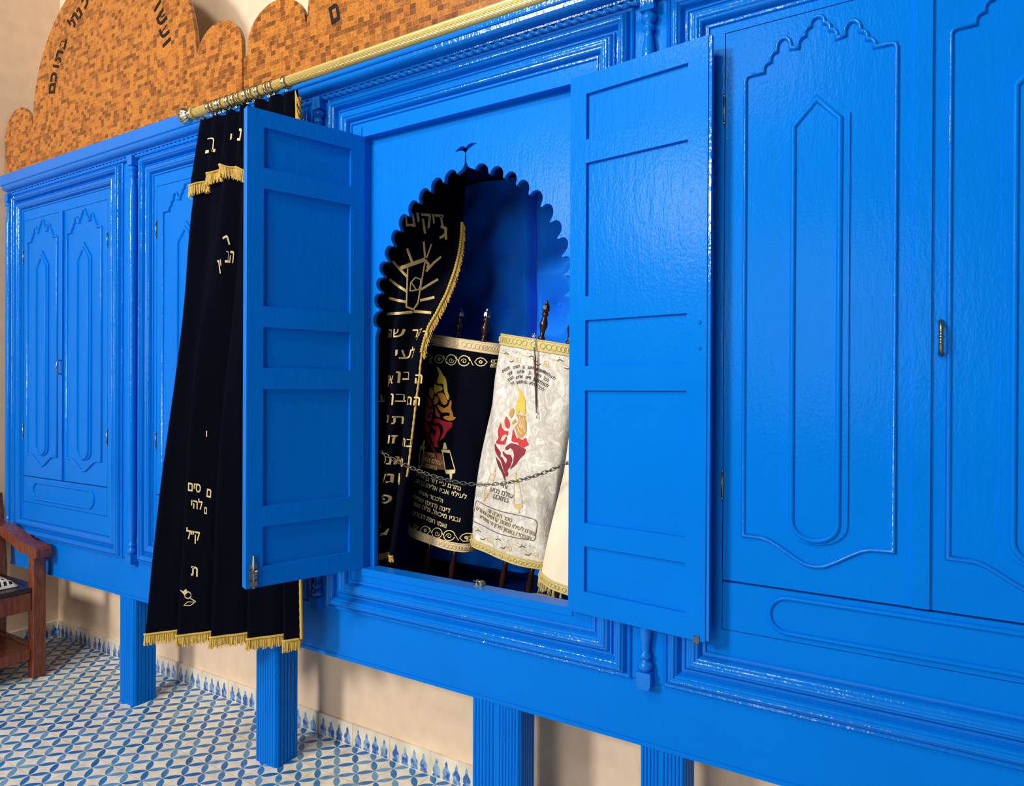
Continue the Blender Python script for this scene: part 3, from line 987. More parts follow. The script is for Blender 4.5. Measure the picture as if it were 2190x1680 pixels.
m.grid([[curtain_pt(j / NS, i / 90) for j in range(NS + 1)] for i in range(91)])
cloth = m.build('cloth', M_VELVET, cur, recalc=False)
VH = .130
def vhem(s_): return VH + .014 * sin(2 * pi * 1.3 * s_ + 2.2) - .012 * s_
m = MB()
m.grid([[curtain_pt(j / NS, lerp(.004, vhem(j / NS), i / 16), .011 + .006 * i / 16) for j in range(NS + 1)] for i in range(17)])
val = m.build('valance', M_VELVET, cur, 'short velvet valance with its own gold fringe', recalc=False)
def hem_fringe(name, parent, f, L, n, mt=None):
    m = MB()
    T = [f(i / n) + Vector((random.uniform(-.001, .001), random.uniform(-.002, .002), 0)) for i in range(n + 1)]
    strands(m, T, [(0, 0, -1)] * len(T), L)
    m.tube([f(i / 240) + NRM * .001 for i in range(241)], .0042, 6)
    m.grid([[f(i / 240) + NRM * .0005 + Vector((0, 0, 0)) for i in range(241)], [f(i / 240) + Vector((0, 0, -L * .75)) for i in range(241)]])
    return m.build(name, mt or M_GOLDTHREAD, parent, 'gold thread fringe')
hem_fringe('hem_fringe', cur, lambda s_: curtain_pt(s_, 1.0, .002), .040, 620)
hem_fringe('valance_fringe', cur, lambda s_: curtain_pt(s_, vhem(s_), .019), .042, 620)
m = MB()
pts = [curtain_pt(1, v / 200) + Vector((.006, 0, 0)) for v in range(3, 201)]
m.tube(pts, .006, 8, rr=[.006 * (1 + .10 * sin(i * 2.1)) for i in range(len(pts))])
T = [curtain_pt(1, .004 + .125 * i / 90, .015) + Vector((.004, 0, 0)) for i in range(91)]
strands(m, T, [(.45, -.1, -1)] * 91, .050)
m.build('side_fringe', M_GOLDTHREAD, cur, 'gold side braid and tassel fringe')
dv = Deco(val); NV = (.1, -1, 0); dv.cam = True
dv.text('a', 'ב', 450, 310, 32, -2, 1.05, .02, N=NV, ital=.12)
dv.text('a', 'י', 494, 296, 18, -8, 1.2, .02, N=NV)
dv.text('a', 'נ', 513, 288, 24, -12, .6, .02, N=NV)
dv.finish(cur, {'a': ('valance_lettering', M_PALEEMB, 'pale gold embroidered letters on the valance')})
dc = Deco(cloth); dc.cam = True
for b_, x, y, h, a, k in (('ר', 484, 515, 22, 20, .7), ('הב', 491, 549, 24, -8, .45), ('ין', 470, 566, 20, 10, .5), ('סים', 416, 1042, 17, -2, .75), ('ם', 447, 1054, 17, -6, .7),
                          ('להי', 421, 1079, 17, -2, .75), ('ם', 440, 1091, 14, -4, .5), ('ק״ל', 413, 1144, 18, -2, .75), ('ת', 416, 1221, 19, -2, .9), ('ו', 442, 927, 12, 0, .8)):
    dc.text('a', b_, x, y, h, a, k * 1.2, .02, N=(.1, -1, 0))
NF = (.1, -1, 0)
for P in ([(385, 1260), (392, 1264), (398, 1258), (402, 1266), (395, 1272)],):
    dc.poly('a', P, NF, (400, 1272))
dc.stroke('a', spiral(402, 1272, 7, 0, 1, shrink=1), 2.5, NF, (402, 1272))
dc.stroke('a', [(407, 1278), (414, 1283), (419, 1286)], 2.5, NF, (405, 1275))
dc.stroke('a', [(393, 1294), (402, 1286), (417, 1287), (408, 1294), (393, 1294)], 1.5, NF, (405, 1288))
dc.finish(cur, {'a': ('lettering', M_PALEEMB, 'pale gold embroidered letters and a flower')})

# ================================================================== inner curtain of the ark
inn = node('inner_curtain', 'black velvet curtain with gold embroidery drawn to the left inside the ark', 'curtain', (.56, -.165, .84))
RTAB = [(330, 1012), (400, 1008), (455, 1003), (520, 999), (580, 986), (630, 967), (670, 946), (700, 928), (745, 914), (800, 906), (850, 899), (1000, 882), (1100, 866), (1190, 852), (1230, 850)]
def yi(z, s_=1.0): return lerp(-.16, .06, smooth(1.52, 2.08, z) * smooth(.35, 1.0, s_))
def _edge(r, y):
    z = onY(r, y, -.1).z
    for _ in range(6): p = onY(r, y, yi(z)); z = p.z
    return p.z, p.x
RX_ = sorted([_edge(r, y) for y, r in RTAB])
ZI0, ZI1 = 2.335, .868
def inner_pt(s_, v, off=0.0):
    z = lerp(ZI0, ZI1, v)
    xr = interp(RX_, z)
    xl = .432
    k = (s_ + .045 * sin(2 * pi * 2.2 * s_) * smooth(.1, .6, v))
    x = lerp(xl, xr, k)
    y = yi(z, s_) - .018 - .024 * sin(2 * pi * (2.35 * s_ + .1 * sin(3 * v)) - 1.2 + 1.2 * v) * lerp(.8, 1, v) - off
    y += .012 * sin(2 * pi * 5 * s_) * (1 - v) ** 2
    return Vector((x, y, z))
m = MB(); NI = 150
m.grid([[inner_pt(j / NI, i / 120) for j in range(NI + 1)] for i in range(121)])
icl = m.build('cloth', M_VELVET, inn, recalc=False)
m = MB()
T = []
v = (ZI0 - 2.10) / (ZI0 - ZI1)
v1 = (ZI0 - 1.60) / (ZI0 - ZI1)
ed = [inner_pt(1, lerp(v, v1, i / 160)) for i in range(161)]
strands(m, ed, [(.5, -.15, -1)] * 161, .030, w=.0011)
m.tube([p + Vector((-.002, -.003, 0)) for p in ed], .0055, 8, rr=[.0055 * (1 + .25 * sin(i * 1.9)) for i in range(161)])
m.tube([inner_pt(1, lerp(v1, .80, i / 60)) for i in range(61)], .004, 6, rr=[.004 * (1 + .25 * sin(i * 1.9)) for i in range(61)])
m.build('side_fringe', M_GOLDTHREAD, inn, 'gold fringe along the drawn edge')
m = MB()
strands(m, [inner_pt(i / 120, 1.0) for i in range(121)], [(0, 0, -1)] * 121, .018)
m.tube([inner_pt(i / 120, .998) + Vector((0, -.002, 0)) for i in range(121)], .0035, 6)
m.build('hem_fringe', M_GOLDTHREAD, inn, 'gold thread fringe')
di = Deco(icl); di.reach = .2
NI_ = (.12, -1, 0)
for b_, x, y, h, a, k in (('דיקים', 909, 472, 34, 10, .45), ('ג', 947, 497, 32, 4, .65), ('ה', 835, 713, 20, 0, .9), ('קר ש', 884, 713, 20, 2, 1.0), ('ר', 908, 715, 20, 0, 1), ('לעי', 876, 757, 22, 4, 1.0),
                          ('ה', 896, 810, 22, 0, 1), ('בן', 866, 803, 20, 0, 1), ('אן', 834, 811, 20, 0, 1), ('הם', 882, 857, 21, -1, 1.05), ('בן', 849, 850, 20, 0, 1), ('ע', 820, 851, 18, 0, .8),
                          ('ת', 849, 898, 19, 0, 1), ('נ', 829, 895, 18, 0, .8), ('בת', 867, 946, 20, -2, 1.0), ('זו', 837, 939, 20, -2, 1.0), ('מאנפ', 846, 984, 20, -4, 1.0), ('רונק', 838, 1022, 23, -2, 1.0), ('פר', 817, 1065, 22, -4, 1.0)):
    di.text('a', b_, x, y, h * .84, a, k, .012, N=NI_, ital=.1)
di.cam = True
def z6(a, b_): return (780 + a * .27382, 300 + b_ * .27382)
for P, w in ([[(275, 1000), (370, 965), (470, 930)], 9], [[(335, 1000), (330, 1150), (325, 1300), (380, 1320), (415, 1270), (430, 1180), (470, 950)], 4], [[(470, 935), (500, 970), (485, 1000)], 6],
             [[(330, 845), (350, 900), (370, 955)], 6], [[(460, 790), (465, 850), (470, 915)], 5], [[(520, 810), (500, 870), (482, 920)], 3.5], [[(595, 910), (540, 955), (478, 1025)], 5.5],
             [[(220, 945), (275, 1005), (330, 1065)], 5.5], [[(195, 1085), (260, 1135), (328, 1180)], 6], [[(190, 1230), (260, 1250), (325, 1262)], 6], [[(175, 1355), (270, 1350), (370, 1340)], 6], [[(380, 1335), (450, 1340), (522, 1347)], 6],
             [[(430, 1250), (490, 1238), (545, 1225)], 6], [[(440, 1165), (505, 1125), (572, 1085)], 5.5], [[(352, 1178), (360, 1110), (395, 1070), (435, 1085), (435, 1130), (420, 1165), (352, 1178)], 3], [[(365, 1110), (390, 1150), (405, 1170)], 2.5]):
    di.stroke('a', [z6(*p) for p in P], w * .95, NI_, (888, 600))
for P in ([(800, 1130), (806, 1119), (816, 1121), (812, 1130), (804, 1136)], [(786, 1148), (796, 1144), (806, 1150), (796, 1158)], [(812, 1140), (826, 1136), (832, 1128), (826, 1144)]):
    di.poly('a', P, NI_, P[0])
di.stroke('a', [(796, 1152), (808, 1146), (820, 1142), (830, 1130)], 2.5, NI_, (812, 1143))
di.finish(inn, {'a': ('embroidery', M_GOLDEMB, 'gold embroidered letters, rays and leaves')})

# ================================================================== scrolls in their mantles
class Mantle:
    def __init__(s, root, TL, TR, BL, BR, Yf, hd, m, wr=0.0, seed=1, sway=0.0):
        tl, tr, bl_, br2 = [onY(a, b_, Yf) for a, b_ in (TL, TR, BL, BR)]
        s.ct = (tl + tr) / 2; s.cb = (bl_ + br2) / 2
        s.ct.y = s.cb.y = Yf + hd
        s.wt = (tr - tl).length / 2; s.wb = (br2 - bl_).length / 2
        s.A = (s.ct - s.cb).normalized()
        s.Wd = Vector((s.A.z, 0, -s.A.x))
        s.hd, s.wr, s.seed, s.sway = hd, wr, seed, sway
        s.L = (s.ct - s.cb).length
        s.N = Vector((0, -1, 0))
        g = MB()
        n = 96
        g.grid([[s.pt(i / 60, 2 * pi * j / n) for j in range(n)] for i in range(61)], True)
        g.cap([s.pt(1, 2 * pi * j / n) for j in range(n)])
        s.o = g.build('mantle', m, root)
    def pt(s, v, a, off=0.0):
        c = s.cb.lerp(s.ct, v)
        w = lerp(s.wb, s.wt, v) + off
        e = .72
        ca, sa = cos(a), sin(a)
        x = w * math.copysign(abs(ca) ** e, ca)
        y = (s.hd + off) * math.copysign(abs(sa) ** e, sa)
        k = s.wr
        f = 1 - smooth(.75, 1, v)
        y += k * f * (sin(7 * a + 9 * v + s.seed) * .5 + sin(17 * v + 5 * a + s.seed * 2) * .5 + .9 * math.exp(-((x / w * .8 + v * 1.5 - 1.35) / .12) ** 2) * -1.4) * (1 if sa < 0 else .3)
        x += k * f * 1.3 * sin(9 * v + s.seed) * (1 - v) + s.sway * sin(pi * (1 - v)) * (1 - v)
        dz = -.02 * (1 - v) ** 4 * (sin(a) * -1) * .5
        return c + s.Wd * x + Vector((0, 1, 0)) * y + s.A * dz
    def band(s, root, v0, v1, m, name, label, off=.0035):
        g = MB(); n = 96
        rows = []
        for v, o in ((v0, off), (lerp(v0, v1, .2), off + .001), (lerp(v0, v1, .5), off + .0022), (lerp(v0, v1, .8), off + .001), (v1, off)):
            rows.append([s.pt(v, 2 * pi * j / n, o) for j in range(n)])
        g.grid(rows, True)
        for v in (v0, v1):
            pts = [s.pt(v, 2 * pi * j / 200, off) for j in range(200)]
            g.tube(pts, .003, 6, closed=True, rr=[.003 * (1 + .3 * sin(j * 1.571 * 2)) for j in range(200)])
        # braid loops in relief along the middle
        k = 56
        for j in range(k):
            a = 2 * pi * j / k
            if sin(a) > .2: continue
            c = s.pt((v0 + v1) / 2, a, off + .003)
            t = (s.pt((v0 + v1) / 2, a + .02, off + .003) - c).normalized()
            r = abs(v1 - v0) * s.L * .27
            g.tube([c + t * r * 1.1 * cos(q * pi / 5) + s.A * r * sin(q * pi / 5) for q in range(10)], .0013, 5, closed=True)
        g.build(name, m, root, label)
    def spindle(s, root, u, top, name, crown=True, label=None):
        """turned handle rising from the top at offset u, plus the matching foot below"""
        p = s.ct + s.Wd * u
        R = Matrix((s.Wd, Vector((0, 1, 0)), s.A)).transposed()
        H = top
        pr = [(.010, -.02), (.010, .0), (.0125, .004), (.0125, .010), (.008, .014), (.009, .030), (.0135, .044), (.0145, .055), (.0105, .068), (.0075, .076), (.0115, .082), (.0115, .087), (.0085, .092)]
        k = H / .125
        h = MB(); h.lathe([(r, z * k) for r, z in pr], p, 18, tilt=R)
        ho = h.build('handle', M_DARKWOOD, root)
        h = MB()
        h.lathe([(.006, .090 * k), (.012, .096 * k), (.0135, .102 * k), (.011, .106 * k), (.0125, .110 * k), (.008, .117 * k), (.004, .121 * k), (.005, .125 * k), (.001, .130 * k)], p, 30, tilt=R, flute=6, fl=.12)
        h.build('crown', M_SILVER if crown else M_DARKWOOD, ho, 'tarnished silver crown tip' if crown else None)
        q = s.cb + s.Wd * u
        L = (q.z - NZ0) / s.A.z
        h = MB(); h.lathe([(.010, -L), (.012, -L * .8), (.0085, -L * .7), (.013, -L * .5), (.009, -L * .3), (.010, .02)], q, 14, tilt=R)
        h.build('foot_spindle', M_DARKWOOD, root)
    def disc(s, root):
        h = MB()
        R = Matrix((s.Wd, Vector((0, 1, 0)), s.A)).transposed()
        for u in (-.045, .045):
            c = s.cb + s.Wd * u + s.A * .004
            h.lathe([(.001, -.004), (.058, -.004), (.062, 0), (.058, .004), (.001, .004)], c, 40, tilt=R)
        h.build('roller_disc', M_DARKWOOD, root)

def emblem(d, key, T, N, ref, lift=0):
    for P in T: d.poly(key, P, N, ref, lift)
def zz(P, s_=380 / 2190, x0=860, y0=700): return [(x0 + a * s_, y0 + b_ * s_) for a, b_ in P]
def z8(P): return zz(P, 380 / 1773, 860, 930)
FC = {}
for nme, colr in dict(y=(.86, .62, .05), o=(.82, .33, .035), s=(.62, .10, .06), r=(.50, .012, .03), k=(.16, .008, .02), R=(.66, .008, .012), t=(.62, .33, .07), m=(.30, .004, .025)).items():
    FC[nme] = m_plain('flame thread ' + nme, colr, .45, bs=.3, bscale=700)

# ---- navy mantle
s1 = node('torah_scroll', 'scroll in a black velvet mantle with a flame emblem, left of the silver one', 'torah scroll', (.62, .05, NZ0), 'mantled scrolls standing in the ark')
A1 = Mantle(s1, (906, 712), (1056, 737), (856, 1128), (990, 1186), -.035, .075, M_VELVET, .004, 1)
A1.band(s1, .955, 1.0, M_MAT_TRIM, 'top_braid', 'cream braid round the top')
A1.band(s1, .0, .035, M_MAT_TRIM, 'bottom_braid', 'cream braid round the bottom')
A1.spindle(s1, .065, .122, 'handle'); A1.spindle(s1, -.055, .11, 'handle')
A1.disc(s1)
d = Deco(A1.o)
N = (0, -1, 0); RF = (955, 860)
emblem(d, 'y', [zz(P) for P in ([(415, 478), (440, 490), (470, 530), (500, 585), (535, 625), (550, 690), (555, 740), (560, 790), (585, 850), (575, 900), (555, 880), (540, 840), (520, 790), (512, 740), (508, 700), (480, 688), (455, 696), (425, 680), (435, 620), (450, 590), (445, 545), (425, 510)],
     [(400, 690), (420, 712), (450, 712), (490, 728), (500, 760), (470, 782), (430, 792), (410, 820), (395, 780), (385, 740)])], N, RF)
emblem(d, 'o', [zz(P) for P in ([(350, 740), (375, 760), (388, 800), (380, 860), (368, 885), (340, 850), (325, 800), (330, 760)], [(435, 810), (500, 800), (528, 838), (550, 880), (565, 915), (545, 950), (520, 955), (490, 930), (470, 880), (445, 845)],
     [(418, 840), (448, 872), (446, 920), (400, 955), (385, 930), (395, 880)], [(600, 890), (615, 920), (605, 1000), (630, 1060), (635, 1105), (672, 1102), (640, 1140), (590, 1150), (540, 1135), (505, 1105), (545, 1085), (590, 1092), (592, 1050), (545, 1045), (495, 1050), (450, 1000), (430, 945), (470, 965), (520, 995), (575, 965)])], N, RF)
emblem(d, 's', [zz(P) for P in ([(300, 840), (340, 895), (362, 935), (352, 975), (320, 965), (300, 930)], [(265, 910), (285, 975), (330, 1005), (380, 1000), (378, 1050), (355, 1040), (312, 1062), (303, 1122), (340, 1122), (350, 1060), (372, 1062), (350, 1155), (300, 1148), (260, 1130), (275, 1060), (270, 980)], [(410, 960), (440, 1030), (468, 1080), (468, 1108), (430, 1098), (408, 1060)])], N, RF)
emblem(d, 'r', [zz(P) for P in ([(380, 1135), (430, 1115), (490, 1142), (560, 1162), (625, 1165), (620, 1220), (570, 1270), (540, 1300), (520, 1350), (460, 1400), (490, 1330), (512, 1270), (500, 1205), (450, 1172), (420, 1182), (390, 1172)], [(350, 1185), (390, 1218), (430, 1205), (460, 1240), (470, 1310), (450, 1360), (430, 1420), (445, 1480), (400, 1470), (370, 1380), (340, 1310), (365, 1295), (400, 1345), (425, 1275), (380, 1245)], [(265, 1160), (300, 1185), (325, 1232), (332, 1285), (315, 1300), (280, 1275), (265, 1220)])], N, RF)
emblem(d, 'k', [zz(P) for P in ([(270, 1295), (320, 1325), (345, 1385), (360, 1435), (400, 1490), (425, 1545), (440, 1610), (425, 1620), (405, 1550), (365, 1485), (310, 1405)],)], N, RF)
# ornament rows
for y0, dy, x0, k in ((765, .07, 905, 1.0), (1127, .22, 878, .93)):
    for i, (cx, r) in enumerate(((61, 11), (88, 11))):
        x = x0 + cx * k; y = y0 + (x - x0) * dy
        d.stroke('p', spiral(x, y, r, (0 if i else pi), (-.95 if i else .95), 30, .98), 2.0, N, RF)
        d.stroke('p', spiral(x, y + 1, r * .55, (pi if i else 0), 1.2, 26, .2), 1.5, N, RF)
    for cx in (33, 120):
        x = x0 + cx * k; y = y0 + (x - x0) * dy
        d.stroke('p', [(x - 11, y), (x - 6, y - 7), (x, y - 9), (x + 6, y - 7), (x + 11, y), (x + 6, y + 7), (x, y + 9), (x - 6, y + 7)], 1.8, N, RF, True)
        d.stroke('p', spiral(x, y, 2.6, 0, 1, 10, 1), 2.2, N, RF)
    for cx, sg in ((10, 1), (143, -1)):
        x = x0 + cx * k; y = y0 + (x - x0) * dy
        d.stroke('p', spiral(x, y - 4, 6, 0 if sg > 0 else pi, sg * 1.1, 22, .3), 1.8, N, RF)
        d.stroke('p', spiral(x, y + 7, 5, pi if sg > 0 else 0, sg * 1.1, 22, .3), 1.8, N, RF)
    for cx in (47, 75, 102):
        x = x0 + cx * k; y = y0 + (x - x0) * dy
        d.stroke('p', [(x - 4, y - 9), (x, y), (x + 4, y + 9)], 1.6, N, RF)
# little scroll emblem
d.poly('b', z8([(215, 160), (395, 185), (430, 348), (180, 325)]), N, RF, -.0006)
for P in ([(165, 135), (215, 140), (185, 315), (148, 300)], [(400, 165), (475, 175), (520, 350), (430, 352)]):
    d.stroke('p', z8(P), 2.4, N, RF, True)
for P in ([(188, 128), (205, 128), (222, 55), (208, 52)], [(405, 140), (450, 140), (432, 75), (418, 75)], [(165, 105), (228, 115), (226, 135), (162, 130)], [(392, 145), (475, 150), (478, 172), (396, 168)], [(428, 345), (525, 350), (520, 382), (440, 388)], [(470, 382), (495, 382), (490, 440), (478, 440)], [(140, 300), (165, 300), (165, 355), (145, 355)]):
    d.poly('p', z8(P), N, RF, .0004)
for b_, x, y, h in (('וחיי', 922, 972, 7), ('עולם נטע', 924, 985, 7.5), ('בתוכנו', 923, 998, 7)): d.text('p', b_, x, y, h, -9, 1.0, .01, N=N)
for b_, x, y, h in (('נתרם ע״י דוד בן אליהו', 931, 1029, 8), ('לעילוי אביו אליהו בן אב', 935, 1045, 8.5), ('ולכבוד אשתו', 920, 1061, 8), ('דינה (דניס) שפירו', 920, 1077, 8.5), ('ובניו מיכאל, גליה ואור', 928, 1094, 8.5), ('ואמו חנה דבורה', 918, 1110, 8.5)):
    d.text('p', b_, x, y, h, -11, 1.05, .012, N=N)
TAB = {k: ('flame_embroidery', FC[k], None) for k in FC}
TAB.update(p=('lettering', M_PALEEMB, 'pale gold lettering and scrollwork'), b=('emblem_ground', m_plain('brown thread', (.26, .09, .035), .6, bs=.3, bscale=700), 'brown embroidered scroll page'))
d.finish(s1, TAB)

# ---- silver mantle
s2 = node('torah_scroll', 'scroll in a silver white crushed velvet mantle with a red flame emblem, middle one', 'torah scroll', (.95, .03, NZ0), 'mantled scrolls standing in the ark')
A2 = Mantle(s2, (1057, 713), (1238, 740), (990, 1160), (1158, 1216), -.060, .075, M_CRUSHED, .0065, 2.2, -.012)
A2.band(s2, .955, 1.0, M_GOLD_TRIM, 'top_braid', 'gold braid round the top')
A2.band(s2, .0, .03, M_GOLD_TRIM, 'bottom_braid', 'gold braid round the bottom')
A2.spindle(s2, -.017, .135, 'handle', False); A2.spindle(s2, .092, .135, 'handle', False)
A2.disc(s2)
d = Deco(A2.o)
RF = (1095, 930)
emblem(d, 'y', [zz(P) for P in ([(1410, 715), (1440, 740), (1480, 800), (1515, 850), (1525, 920), (1520, 1000), (1520, 1060), (1490, 1070), (1450, 1020), (1430, 1060), (1400, 1050), (1395, 990), (1420, 910), (1450, 860), (1450, 800)],)], N, RF)
emblem(d, 't', [zz(P) for P in ([(1360, 990), (1375, 1030), (1365, 1090), (1335, 1120), (1315, 1080), (1320, 1030)], [(1400, 1065), (1450, 1080), (1515, 1085), (1535, 1180), (1535, 1280), (1500, 1330), (1470, 1365), (1430, 1335), (1400, 1260), (1385, 1220), (1420, 1190), (1430, 1130)], [(1390, 1125), (1408, 1160), (1362, 1198), (1352, 1170)])], N, RF)
emblem(d, 'R', [zz(P) for P in ([(1280, 1090), (1318, 1150), (1330, 1200), (1310, 1250), (1272, 1218), (1260, 1150)], [(1215, 1170), (1230, 1230), (1260, 1272), (1310, 1275), (1300, 1335), (1270, 1310), (1225, 1340), (1210, 1400), (1260, 1392), (1285, 1340), (1298, 1350), (1270, 1440), (1200, 1440), (1150, 1420), (1190, 1360), (1180, 1270)], [(1370, 1250), (1400, 1330), (1428, 1400), (1400, 1418), (1350, 1398), (1360, 1320)], [(1432, 1350), (1480, 1388), (1530, 1355), (1540, 1400), (1570, 1440), (1500, 1478), (1440, 1445), (1412, 1392)])], N, RF)
emblem(d, 'm', [z8(P) for P in ([(1040, 112), (1090, 78), (1150, 92), (1240, 142), (1225, 190), (1180, 230), (1140, 290), (1075, 345), (1110, 270), (1122, 200), (1110, 152), (1080, 124), (1055, 150), (1030, 142)], [(1005, 155), (1040, 192), (1085, 195), (1102, 240), (1080, 310), (1048, 350), (1060, 390), (1040, 420), (1012, 350), (988, 255), (955, 210), (1000, 220), (1035, 292), (1052, 242), (1012, 200)], [(920, 80), (948, 122), (985, 170), (978, 225), (950, 205), (925, 150)])], N, RF)
emblem(d, 'k', [z8(P) for P in ([(930, 212), (978, 272), (998, 332), (1028, 400), (1030, 460), (1015, 440), (998, 380), (958, 310)],)], N, RF)
for P in ([(1452, 1090), (1440, 1150), (1446, 1200), (1475, 1250)], [(1500, 1110), (1488, 1180), (1500, 1240), (1520, 1290)], [(1470, 1120), (1462, 1180), (1480, 1230)], [(1420, 1215), (1440, 1270), (1480, 1310)], [(1450, 930), (1430, 980), (1460, 1000)], [(1490, 900), (1480, 960), (1490, 1030)]):
    d.stroke('w', zz(P), 1.3, N, RF, lift=.0014)
TAB['w'] = ('flame_outline', M_CREAM, None)
def wave(x0, y0, x1, y1, n, amp, w):
    for i in range(n):
        a = Vector((lerp(x0, x1, i / n), lerp(y0, y1, i / n))); b_ = Vector((lerp(x0, x1, (i + 1) / n), lerp(y0, y1, (i + 1) / n)))
        e = b_ - a
        d.stroke('p', [tuple(a + e * t + Vector((0, -amp * cos(pi * t))) ) for t in [q / 10 for q in range(11)]], w, N, RF)
        sg = 1
        c = b_ + Vector((-e.x * .12, amp * .2))
        d.stroke('p', spiral(c.x, c.y, amp * .75, pi / 2, -1.25, 24, .25), w * .9, N, RF)
        for t, s_ in ((.38, -1), (.62, 1)):
            q = a + e * t + Vector((0, s_ * amp * .75))
            d.stroke('q', [(q.x - 6, q.y), (q.x, q.y - s_ * -2.5), (q.x + 6, q.y - s_ * 1.5)], 2.2, N, RF)
        for k in range(5):
            q = a + e * (.2 + .15 * k) + Vector((0, -amp * 1.5))
            d.stroke('q', [(q.x, q.y), (q.x + 1, q.y + 1)], 1.3, N, RF)
wave(1058, 760, 1232, 782, 3, 9, 1.8)
wave(1000, 1136, 1146, 1186, 3, 8, 1.6)
for j, (R, t0, lines) in enumerate(((96, 0, 'להצלחת משפחת יעקב בן יהודה והבנים'), (85, 0, 'לכל חיים בן אליהו יוסף'), (74, 0, 'להצלחת בן חיים אליהו הכהן'), (63, 0, 'לכל אודליה בת אסתר דרי'))):
    # text on an arc, in words
    words = lines.split(' ')
    n = sum(len(w_) + 1 for w_ in words)
    span = (1.25, 1.15, 1.2, 1.2)[j]
    p = 0
    for w_ in words:
        t = span / 2 - span * (p + len(w_) / 2) / n + .06
        p += len(w_) + 1
        x = 1122 + R * sin(t) * 1.02; y = 884 - R * cos(t) - 4 + 6 * sin(t)
        d.text('q', w_, x, y, 6, -math.degrees(t), .82, .008, N=N)
for P in ([(1115, 480), (1165, 490), (1195, 690), (1110, 690)], [(880, 390), (925, 405), (865, 590), (815, 570)]):
    d.stroke('p', z8(P), 2, N, RF, True)
for P in ([(1120, 440), (1145, 440), (1138, 370), (1126, 370)], [(1100, 445), (1170, 455), (1168, 480), (1100, 470)], [(1105, 690), (1200, 692), (1190, 725), (1115, 730)], [(1145, 728), (1170, 728), (1165, 785), (1152, 785)], [(875, 370), (930, 385), (935, 400), (872, 395)], [(912, 370), (930, 365), (938, 318), (928, 322)], [(810, 575), (862, 590), (855, 625), (815, 615)], [(815, 620), (835, 625), (812, 668), (803, 662)]):
    d.poly('p', z8(P), N, RF, .0004)
for b_, x, y, h in (('וחיי', 1078, 1039, 8), ('עולם נטע', 1073, 1053, 9), ('בתוכנו', 1072, 1065, 9)): d.text('q', b_, x, y, h, -12, .95, .008, N=N)
fr_ = z8([(700, 680), (720, 660), (1000, 760), (1300, 840), (1330, 860), (1335, 900), (1310, 1040), (1290, 1062), (1000, 985), (690, 870), (668, 850)])
d.stroke('q', fr_, 1.8, N, RF, True)
for b_, x, y, h in (('ספר תורה זה', 1068, 1102, 8), ('נתרם לעילוי נשמת קדושים וטהורים', 1073, 1115, 7.5), ('שנפטרו באסון מירון ה׳ תשפ״א', 1074, 1129, 7.5)): d.text('g', b_, x, y, h, -15, .86, .008, N=N)
TAB['p'] = ('scrollwork', M_GOLDEMB, 'gold outlined scrollwork')
TAB['q'] = ('lettering', m_plain('dark grey thread', (.11, .09, .07), .6), 'dark grey lettering and frame')
TAB['g'] = ('dedication', m_plain('dull gold thread', (.33, .24, .08), .5), 'dull gold dedication lines')
d.finish(s2, TAB)

# ---- cream mantle
s3 = node('torah_scroll', 'scroll in a plain cream mantle with gold edging, nearest the right door', 'torah scroll', (1.25, .0, NZ0), 'mantled scrolls standing in the ark')
A3 = Mantle(s3, (1250, 700), (1372, 735), (1146, 1238), (1280, 1288), -.135, .060, M_CREAM, .005, 4.1)
A3.band(s3, .955, 1.0, M_GOLD_TRIM, 'top_braid', 'gold braid round the top')
A3.band(s3, .0, .028, M_GOLD_TRIM, 'bottom_braid', 'gold braid round the bottom')
A3.spindle(s3, -.05, .12, 'handle', False); A3.spindle(s3, .05, .12, 'handle', False)
m = MB()
for i in range(9):
    a = pi + .25 + i * .16
    p = A3.pt(0, a, .003)
    strands(m, [p + Vector((random.uniform(-.004, .004), 0, 0)) for _ in range(7)], [(0, 0, -1)] * 7, random.choice((.02, .028, .038)), .5, .0009)
m.build('tassel_threads', M_GOLD_TRIM, s3, 'loose gold tassel threads')

# ---- pointer on its chain, hanging on the silver mantle
py = node('torah_pointer', 'dark metal reading pointer hanging on a thin chain over the silver mantle', 'pointer', tuple(onY(1145, 720, -.075)))
Yp = -.076
q0, q1 = onY(1143, 742, Yp), onY(1147, 880, Yp)
ax = (q1 - q0)
m = MB()
rr_ = []
pp = []
for i in range(41):
    t = i / 40
    pp.append(q0 + ax * t)
    rr_.append(.0028 + .0016 * math.exp(-((t - .18) / .05) ** 2) + .0016 * math.exp(-((t - .48) / .04) ** 2) + .0012 * math.exp(-((t - .30) / .12) ** 2) - (.0012 * smooth(.85, 1, t)))
m.tube(pp, .003, 10, rr=rr_)
m.build('shaft', m_plain('tarnished bronze', (.20, .11, .07), .3, 1), py)
m = MB(); m.tube([q1, q1 + Vector((.004, -.001, -.012)), q1 + Vector((.001, -.001, -.022))], .0018, 8)
m.build('tip', M_SILVER, py, 'pale pointing tip')
m = MB()
tp = onY(1141, 712, Yp + .004)
for k in range(2):
    pts = [tp + Vector(((-.004 + .008 * k), .0, 0)) * 1 + (q0 - tp - Vector(((-.004 + .008 * k), 0, 0))) * t for t in [i / 8 for i in range(9)]]
    for i in range(8):
        c = (pts[i] + pts[i + 1]) / 2
        e = (pts[i + 1] - pts[i]) * .62
        s_ = Vector((.0026, 0, 0)) if i % 2 else Vector((.001, -.0022, 0))
        m.tube([c + e * cos(q * pi / 6) + s_ * sin(q * pi / 6) for q in range(12)], .0008, 5, closed=True)
m.build('hanging_chain', M_SILVER, py, 'thin silver chain')

